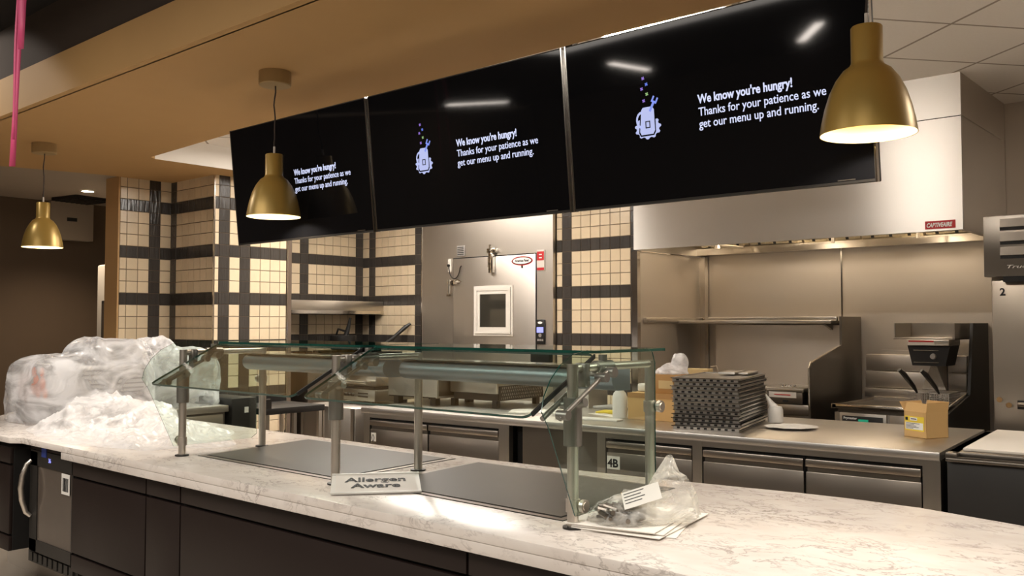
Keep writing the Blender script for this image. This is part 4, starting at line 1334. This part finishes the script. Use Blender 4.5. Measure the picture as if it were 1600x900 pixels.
bd = ellipse(X(-5.70), 2.105, 0.135, 0.045, -0.015, -0.012, 'red', 'badge', d)
ellipse(X(-5.70), 2.105, 0.126, 0.037, -0.0165, -0.015, 'ink', 'badge_ring', bd)
ellipse(X(-5.70), 2.106, 0.117, 0.031, -0.018, -0.0165, 'white_ink', 'badge_field', bd)
text('badge_text', 'American Panel', 0.034, 'ink', bd, (X(-5.70), -0.0185, 2.096), FRONT, bold=0.0012, align='CENTER', sx=0.80)
MB('black').box((X(-5.71), -0.016, 2.035), (X(-5.69), -0.012, 2.06)).build('badge_key', d)
sg = MB('white_metal').box((X(-5.52), -0.010, 2.00), (X(-5.425), 0, 2.20), bev=0.002).build('notice', t)
MB('red').box((X(-5.515), -0.012, 2.10), (X(-5.43), -0.010, 2.185)).box((X(-5.515), -0.012, 2.005), (X(-5.43), -0.010, 2.03)).build('notice_print', sg, smooth=False)
MB('white_ink').box((X(-5.49), -0.0125, 2.12), (X(-5.455), -0.012, 2.13)).box((X(-5.49), -0.0125, 2.15), (X(-5.455), -0.012, 2.16)).build('notice_lines', sg, smooth=False)
cp = MB('black').box((X(-5.53), -0.015, 1.30), (X(-5.42), 0, 1.535), bev=0.006).build('control_panel', t)
MB('lcd_blue').box((X(-5.515), -0.017, 1.41), (X(-5.435), -0.015, 1.462)).build('display', cp, smooth=False)
ellipse(X(-5.475), 1.505, 0.028, 0.011, -0.0165, -0.015, 'white_ink', 'maker_badge', cp)
ellipse(X(-5.475), 1.385, 0.018, 0.018, -0.0165, -0.015, 'machine_grey', 'dial', cp)
mb = MB('machine_grey')
for k in range(3): mb.box((X(-5.51) + k * 0.027, -0.0165, 1.33), (X(-5.49) + k * 0.027, -0.015, 1.35))
mb.build('key', cp, smooth=False)
lc = MB('black').box((X(-5.56), -0.06, 1.13), (X(-5.33), 0, 1.285), bev=0.008).build('lower_controller', t)
ellipse(X(-5.445), 1.235, 0.055, 0.012, -0.062, -0.06, 'led_cyan', 'indicator', lc)

# ------------------------------------------------------------------ heated shelf over a range in the back left corner
t = thing('corner_hood', 'small stainless hood fixed to the tiles in the back left corner', 'hood', (-8.155, 5.45, 1.60))
MB('steel').box((0, 0, 0.0), (0.365, 1.31, 0.14), bev=0.004).build('body', t)
MB('shadow_slot').box((0.02, 0.02, -0.004), (0.345, 1.29, 0.0)).build('underside', t)
MB('polished').box((0.364, 0.0, 0.0), (0.370, 1.31, 0.035)).build('lip', t)
t = thing('range', 'dark gas range below the corner hood', 'cooker', (-8.10, 5.45, 0))
MB('steel_dark').box((0, 0, 0.05), (0.70, 1.28, 1.16), bev=0.004).build('body', t)
MB('black').box((0.02, 0.02, 1.16), (0.68, 1.26, 1.19)).build('hob', t)
for k in range(4):
    mb = MB('black')
    y = 0.16 + k * 0.31
    for a in range(4):
        c_, s_ = math.cos(a * PI / 4), math.sin(a * PI / 4)
        mb.box((0.35 - 0.11 * abs(c_) - 0.005, y - 0.12 * abs(s_) - 0.005, 1.19), (0.35 + 0.11 * abs(c_) + 0.005, y + 0.12 * abs(s_) + 0.005, 1.215))
    mb.build('pan_support', t)
t = thing('black_pot', 'black pot with an upright handle on the corner range', 'pot', (-7.70, 6.12, 1.217))
MB('black').lathe([(0, 0), (0.12, 0), (0.14, 0.03), (0.14, 0.15), (0.135, 0.155), (0.13, 0.15), (0.13, 0.03), (0, 0.02)], seg=28).build('body', t)
MB('black').tube([(0.02, 0.02, 0.14), (0.04, 0.04, 0.24), (0.06, 0.05, 0.34)], [0.03, 0.022, 0.012], 10).tube([(-0.12, 0, 0.14), (-0.08, 0, 0.22), (0.03, 0, 0.20)], 0.012, 8).build('handle', t)
t = thing('frying_pan', 'black frying pan with its handle pointing up to the right on the corner range', 'pan', (-7.62, 6.44, 1.217))
MB('black').lathe([(0, 0), (0.10, 0), (0.14, 0.05), (0.135, 0.05), (0.097, 0.006), (0, 0.006)], seg=28).build('body', t)
MB('black').tube([(0.10, 0.08, 0.05), (0.17, 0.16, 0.12), (0.26, 0.26, 0.24), (0.30, 0.30, 0.28)], [0.014, 0.02, 0.024, 0.014], 10).build('handle', t)

# ------------------------------------------------------------------ exhaust hood
HX0, HX1, HY0, HY1, HB, HT = -3.95, -1.555, 6.0, 7.095, 2.075, 3.05
t = thing('exhaust_hood', 'large stainless exhaust hood with a red maker label at lower right', 'hood', (0, 0, 0))
mb = MB('steel_hood', 'shadow_slot')
mb.box((HX0, HY0, HB), (HX1, HY0 + 0.03, 2.777)).box((HX0, HY0 + 0.001, 2.783), (HX1, HY0 + 0.03, HT)).box((HX0 + 0.01, HY0 + 0.008, 2.777), (HX1 - 0.01, HY0 + 0.029, 2.783), 'shadow_slot')
mb.build('front_panel', t)
MB('steel_hood').box((HX0, HY0 + 0.031, HB), (HX0 + 0.03, HY1, HT)).build('side_panel', t)
mb = MB('steel_wall').box((HX1 - 0.03, HY0 + 0.031, HB), (HX1, HY1, HT))
mb.quad([(HX1 + 0.001, HY0 + 0.02, 2.776), (HX1 + 0.001, HY1 - 0.1, 2.776), (HX1 + 0.001, HY1 - 0.1, 2.784), (HX1 + 0.001, HY0 + 0.02, 2.784)], 'polished')
mb.build('side_panel', t)
mb = MB('filter_metal', 'shadow_slot')
n = 5; wf = (HX1 - HX0 - 0.1) / n
for k in range(n):
    f = MB('filter_metal', 'shadow_slot')
    x0 = HX0 + 0.05 + k * wf
    f.M = Matrix.Translation((x0, 6.98, 2.12)) @ Matrix.Rotation(R(28), 4, 'X')
    f.box((0.01, 0, 0), (wf - 0.01, 0.02, 0.55))
    for j in range(9):
        xx = 0.03 + j * (wf - 0.06) / 9
        f.box((xx, -0.004, 0.03), (xx + (wf - 0.06) / 18, 0.0, 0.52), 'shadow_slot' if j % 3 == 1 else 'filter_metal')
    f.build('filter', t)
mb.bm.free()
MB('polished').box((HX0 + 0.03, 6.95, HB + 0.005), (HX1 + 0.0, HY1, HB + 0.028), bev=0.003).box((HX0 + 0.03, 6.94, HB + 0.005), (HX1, 6.95, HB + 0.06)).build('grease_trough', t)
mb = MB('satin_tube').tube([(-3.80, 6.5, 2.14), (-3.55, 6.62, 2.13), (-3.45, 6.85, 2.12)], 0.012).lathe([(0, 0), (0.03, 0), (0.02, 0.05), (0, 0.05)], c=(-3.55, 6.62, 2.10))
mb.tube([(-2.6, 6.6, 2.16), (-2.6, 6.6, 2.09)], 0.012).tube([(-2.0, 6.6, 2.16), (-2.0, 6.6, 2.09)], 0.012)
mb.tube([(-3.9, 6.6, 2.16), (-1.6, 6.6, 2.16)], 0.010)
mb.build('sprinkler_pipe', t)
for x in (-3.25, -2.25):
    hl = MB('bulb').lathe([(0, 0), (0.05, 0.01), (0.07, 0.06), (0.05, 0.11), (0, 0.12)], c=(x, 6.42, 2.50), seg=20).build('hood_lamp', t)
    l = bpy.data.lights.new('hood_lamp_light', 'POINT'); l.energy = 5.5; l.color = (1, 0.84, 0.66); l.shadow_soft_size = 0.1
    o = bpy.data.objects.new('hood_lamp_light', l); COL.objects.link(o); o.parent = t; o.location = (x, 6.42, 2.42)
lb = MB('red').box((-1.775, HY0 - 0.0025, 2.088), (-1.597, HY0, 2.138)).build('maker_label', t, smooth=False)
text('label_text', 'CAPTIVEAIRE', 0.036, 'white_ink', lb, (-1.767, HY0 - 0.003, 2.100), FRONT, bold=0.0014, sx=0.70, shear=0.25)

# ------------------------------------------------------------------ griddle station under the hood
t = thing('griddle', 'stainless griddle station with tall splash guards under the left of the hood', 'griddle', (-3.90, 6.15, 0))
MB('steel_dark').box((0, 0, 0.10), (1.30, 0.75, 0.86), bev=0.004).build('body', t)
MB('steel').box((0, -0.03, 0.86), (1.30, 0.75, 0.93), bev=0.004).build('worktop', t)
MB('steel_wall').box((0.20, 0.70, 0.93), (1.27, 0.74, 1.485)).build('back_splash', t)
mb = MB('steel_dark').prism([(-0.03, 0.75), (-0.03, 1.19), (0.0, 1.225), (0.55, 1.335), (0.55, 1.55), (0.94, 1.55), (0.94, 0.75)], 1.30, 1.318, 'x')
mb.build('side_guard', t)
MB('polished').tube([(1.309, -0.032, 0.9), (1.309, -0.032, 1.19), (1.309, 0.0, 1.228), (1.309, 0.55, 1.338)], 0.006, 8).build('guard_edge', t)
mb = MB('steel_dark')
for x, y in ((0.04, 0.04), (1.26, 0.04), (0.04, 0.7), (1.26, 0.7)): mb.tube([(x, y, 0), (x, y, 0.1)], 0.025)
mb.build('leg', t)
t = thing('steel_shelf', 'long stainless shelf across the back of the hood alcove', 'shelf', (-3.93, 6.62, 1.50))
MB('steel').box((0.02, 0.03, 0.0), (1.295, 0.47, 0.018)).box((0.0, 0.0, -0.002), (1.295, 0.03, 0.022), bev=0.003).box((0.22, 0.12, 0.018), (1.295, 0.15, 0.05), bev=0.003).build('shelf_board', t)
MB('steel_dark').prism([(0.08, -0.002), (0.46, -0.002), (0.46, -0.13)], 1.20, 1.22, 'x').build('bracket', t)
o = MB('steel').box((-3.949, 6.13, 1.50), (-3.92, 7.02, 1.545), bev=0.004).build('wall_rail'); tag(o, 'narrow steel rail on the left side wall of the alcove', 'rail')
t = thing('holding_cooker', 'small stainless cooker with a red and white warning strip beside the tray stack', 'cooker', (-2.97, 6.10, 0.932))
MB('steel').box((0, 0, 0.085), (0.345, 0.42, 0.115), bev=0.006).build('top', t)
MB('steel_dark').box((0.012, 0.01, -0.0), (0.333, 0.41, 0.085), bev=0.004).build('body', t)
MB('white_metal').box((0.09, 0.002, 0.045), (0.29, 0.010, 0.085)).build('warning_label', t)
MB('red').box((0.13, -0.0005, 0.062), (0.25, 0.002, 0.068)).build('warning_print', t.children[-1], smooth=False)
MB('shadow_slot').box((0.19, 0.007, 0.015), (0.23, 0.0105, 0.028)).build('slot', t)
mb = MB('polished')
for k in range(5): mb.lathe([(0, 0), (0.010, 0), (0.008, 0.012), (0, 0.014)], c=(0.14 + k * 0.022, 0.12 + 0.01 * (k % 3), 0.115), seg=12)
mb.build('lid_knob', t)

# ------------------------------------------------------------------ fryers
t = thing('fryer', 'stainless fryer station with a green display and stepped backsplash', 'fryer', (-2.42, 6.10, 0))
MB('steel_dark').box((0, 0.03, 0.10), (0.70, 0.80, 0.90), bev=0.004).build('body', t)
MB('polished').box((-0.01, 0, 0.925), (0.71, 0.04, 0.958), bev=0.006).box((-0.01, 0, 0.925), (0.02, 0.72, 0.955)).box((0.68, 0.0, 0.925), (0.71, 0.72, 0.955)).build('rim', t)
MB('steel_dark').box((0.02, 0.04, 0.90), (0.68, 0.75, 0.935)).build('well', t)
pl = MB('steel').box((0.04, 0.012, 0.62), (0.35, 0.03, 0.90), bev=0.006).box((0.37, 0.012, 0.62), (0.68, 0.03, 0.90), bev=0.006).build('front_panel', t)
MB('black').box((0.06, 0.006, 0.74), (0.33, 0.012, 0.88), bev=0.003).build('controller', t)
cc = t.children[-1]
MB('led_green').box((0.17, 0.003, 0.835), (0.235, 0.006, 0.86)).build('display', cc, smooth=False)
mb = MB('machine_grey')
for k in range(4): mb.box((0.155 + k * 0.03, 0.003, 0.79), (0.175 + k * 0.03, 0.006, 0.81))
mb.build('key', cc, smooth=False)
text('controller_text', 'Frymaster', 0.022, 'white_ink', cc, (0.07, 0.005, 0.858), FRONT, bold=0.0006)
mb = MB('steel_panel')
for k, (z0, z1, y) in enumerate(((1.15, 1.27, 0.80), (1.025, 1.145, 0.79), (0.955, 1.02, 0.76))):
    mb.box((-0.06, y, z0), (0.64, y + 0.05, z1), bev=0.006)
mb.box((0.0, 0.74, 0.90), (0.64, 0.79, 0.955))
mb.box((0.03, 0.86, 1.27), (0.35, 0.93, 1.30))
mb.build('backsplash', t)
MB('black_body').prism([(0.0, 0.1), (0.0, 0.93), (0.50, 1.02), (0.60, 1.50), (0.99, 1.50), (0.99, 0.1)], 0.715, 0.735, 'x').build('side_guard', t)
MB('polished').tube([(0.712, 0.0, 0.955), (0.712, 0.50, 1.03)], 0.006, 8).build('guard_edge', t)
for x in (0.44, 0.575):
    b_ = MB('pan_metal').box((x, 0.16, 0.955), (x + 0.12, 0.42, 0.960))
    for j in range(9):
        b_.box((x + j * 0.0145, 0.16, 0.955), (x + j * 0.0145 + 0.004, 0.163, 1.045)).box((x + j * 0.0145, 0.417, 0.955), (x + j * 0.0145 + 0.004, 0.42, 1.045))
    for j in range(6):
        b_.box((x, 0.16, 0.962 + j * 0.016), (x + 0.12, 0.162, 0.965 + j * 0.016)).box((x, 0.16, 0.962 + j * 0.016), (x + 0.002, 0.42, 0.965 + j * 0.016)).box((x + 0.118, 0.16, 0.962 + j * 0.016), (x + 0.12, 0.42, 0.965 + j * 0.016))
    b_.box((x - 0.003, 0.157, 1.042), (x + 0.123, 0.423, 1.048))
    bk = b_.build('fry_basket', t, smooth=False)
    MB('black').tube([(x + 0.06, 0.16, 1.045), (x + 0.055, 0.10, 1.09), (x + 0.03, 0.0, 1.17), (x + 0.01, -0.03, 1.20)], [0.006, 0.014, 0.017, 0.012], 10).build('basket_handle', bk)
t = thing('fry_dump_station', 'heat lamp hood with a black control box over the right side of the fryer', 'heat lamp', (-2.20, 6.45, 0))
MB('steel').box((0.07, 0.0, 1.39), (0.465, 0.38, 1.402), bev=0.003).box((0.07, 0.365, 1.39), (0.465, 0.38, 1.50)).box((0.45, 0.0, 1.39), (0.465, 0.38, 1.50)).box((0.07, 0.02, 1.40), (0.078, 0.38, 1.50)).build('hood_tray', t)
MB('steel').box((0.17, -0.04, 1.350), (0.44, 0.22, 1.39), bev=0.004).build('lamp_head', t)
MB('white_metal').box((0.18, -0.043, 1.353), (0.35, -0.04, 1.386)).build('warning_label', t)
MB('red').box((0.185, -0.045, 1.374), (0.345, -0.043, 1.383)).build('warning_print', t.children[-1], smooth=False)
cb = MB('black').prism([(0.17, 1.35), (0.44, 1.35), (0.41, 1.215), (0.20, 1.215)], -0.02, 0.20, 'y').build('control_box', t)
MB('polished').box((0.21, -0.026, 1.315), (0.37, -0.02, 1.320)).box((0.21, -0.026, 1.235), (0.37, -0.02, 1.240)).build('control_trim', cb)
MB('machine_grey').lathe([(0, 0), (0.020, 0), (0.016, 0.02), (0, 0.02)], seg=20).build('dial', cb)
cb.children[-1].rotation_euler = (R(90), 0, 0); cb.children[-1].location = (0.335, -0.02, 1.278)
mb = MB('polished').prism([(0.285, 1.215), (0.315, 1.215), (0.39, 1.02), (0.39, 0.965), (0.21, 0.965), (0.21, 1.02)], 0.10, 0.115, 'y')
mb.build('chute_plate', t)
MB('steel_dark').box((0.26, 0.26, 0.96), (0.34, 0.29, 1.39)).build('stand', t)

# ------------------------------------------------------------------ reach-in fridge at the right
t = thing('reach_in_fridge', 'tall stainless reach-in refrigerator with a louvred grille at the right edge', 'refrigerator', (-1.425, 5.96, 0))
MB('steel_door').box((0.02, 0.05, 0.10), (1.2, 0.85, 2.13)).build('body', t)
d = MB('steel_door').box((0.03, 0.0, 0.15), (0.70, 0.05, 1.755), bev=0.01).build('door', t)
mb = MB('steel_dark', 'shadow_slot').box((0.0, -0.035, 1.775), (1.2, 0.05, 2.135), bev=0.004)
for k in range(3):
    z = 2.045 - k * 0.083
    mb.box((0.09, -0.037, z), (1.1, -0.033, z + 0.017), 'shadow_slot')
    mb.prism([(-0.035, z + 0.017), (-0.043, z + 0.020), (-0.035, z + 0.07)], 0.09, 1.1, 'x', 'steel_dark')
mb.box((0.10, -0.030, 1.742), (1.2, 0.0, 1.775), 'shadow_slot')
gr = mb.build('grille', t)
text('maker_text', 'True', 0.028, 'white_metal', gr, (0.115, -0.0375, 1.822), FRONT, bold=0.0002, sx=2.0, shear=0.3)
text('number_text', '2', 0.06, 'ink', d, (0.075, -0.002, 1.665), FRONT, bold=0.0018)
mb = MB('polished').tube([(0.17, -0.05, 1.03), (0.55, -0.05, 1.02)], 0.013).tube([(0.18, -0.05, 1.03), (0.18, 0, 1.03)], 0.012).box((0.16, -0.02, 1.0), (0.56, 0.0, 1.05), 'black')
mb.build('handle', d)
mb = MB('polished')
for x, z in ((0.065, 1.05), (0.115, 1.02)):
    mb.tube([(x, 0.0, z), (x, -0.02, z)], 0.016, 16)
mb.build('lock', d)
MB('black').box((0.05, 0.1, 0), (0.12, 0.2, 0.1)).box((1.05, 0.1, 0), (1.12, 0.2, 0.1)).box((0.05, 0.7, 0), (0.12, 0.8, 0.1)).box((1.05, 0.7, 0), (1.12, 0.8, 0.1)).build('foot', t)

# ------------------------------------------------------------------ far left upright cooler
t = thing('upright_cooler', 'white upright cooler half hidden by the ochre wall end', 'cooler', (-9.40, 4.27, 0))
MB('white_metal').box((0, 0, 0.05), (0.75, 0.7, 2.10), bev=0.02).build('body', t)
MB('black').box((0.13, -0.012, 0.55), (0.68, 0.002, 1.73), bev=0.01).build('window_frame', t)
MB('cooler_glass').box((0.155, -0.015, 0.58), (0.655, -0.010, 1.70)).build('glass', t)
MB('black').box((0.05, 0.05, 0), (0.7, 0.65, 0.05)).build('plinth', t)

# ------------------------------------------------------------------ pink ribbons at the left
def ribbon(name, pts, wds, label, m='ribbon_pink', yaw=41):
    bm = bmesh.new()
    prev = None
    for k, ((x, y, z), wd) in enumerate(zip(pts, wds)):
        a = R(yaw + 14 * math.sin(k * 0.8))
        dx, dy = math.cos(a) * wd / 2, math.sin(a) * wd / 2
        cur = (bm.verts.new((x - dx, y - dy, z)), bm.verts.new((x + dx, y + dy, z)))
        if prev: bm.faces.new((prev[0], prev[1], cur[1], cur[0]))
        prev = cur
    me = bpy.data.meshes.new(name); bm.to_mesh(me); bm.free()
    me.materials.append(MATS[m])
    for p in me.polygons: p.use_smooth = True
    o = bpy.data.objects.new(name, me); COL.objects.link(o)
    md = o.modifiers.new('thickness', 'SOLIDIFY'); md.thickness = 0.001
    return tag(o, label, 'ribbon', 'pink ribbons hanging at the left')


ribbon('ribbon', [(-4.33 - 0.012 * k, 1.62, 3.45 - k * 0.137) for k in range(10)], [0.026] * 10, 'long pink ribbon strip hanging lowest at the upper left')
ribbon('ribbon', [(-4.30 - 0.002 * k, 1.60, 3.45 - k * 0.12) for k in range(7)], [0.042, 0.042, 0.040, 0.040, 0.038, 0.036, 0.03], 'wide short pink ribbon strip at the upper left')
ribbon('ribbon', [(-4.325 - 0.004 * k - 0.01 * math.sin(k * 0.5), 1.59, 3.0 - k * 0.075) for k in range(10)], [0.012] * 10, 'thin pink ribbon strip between the other two')
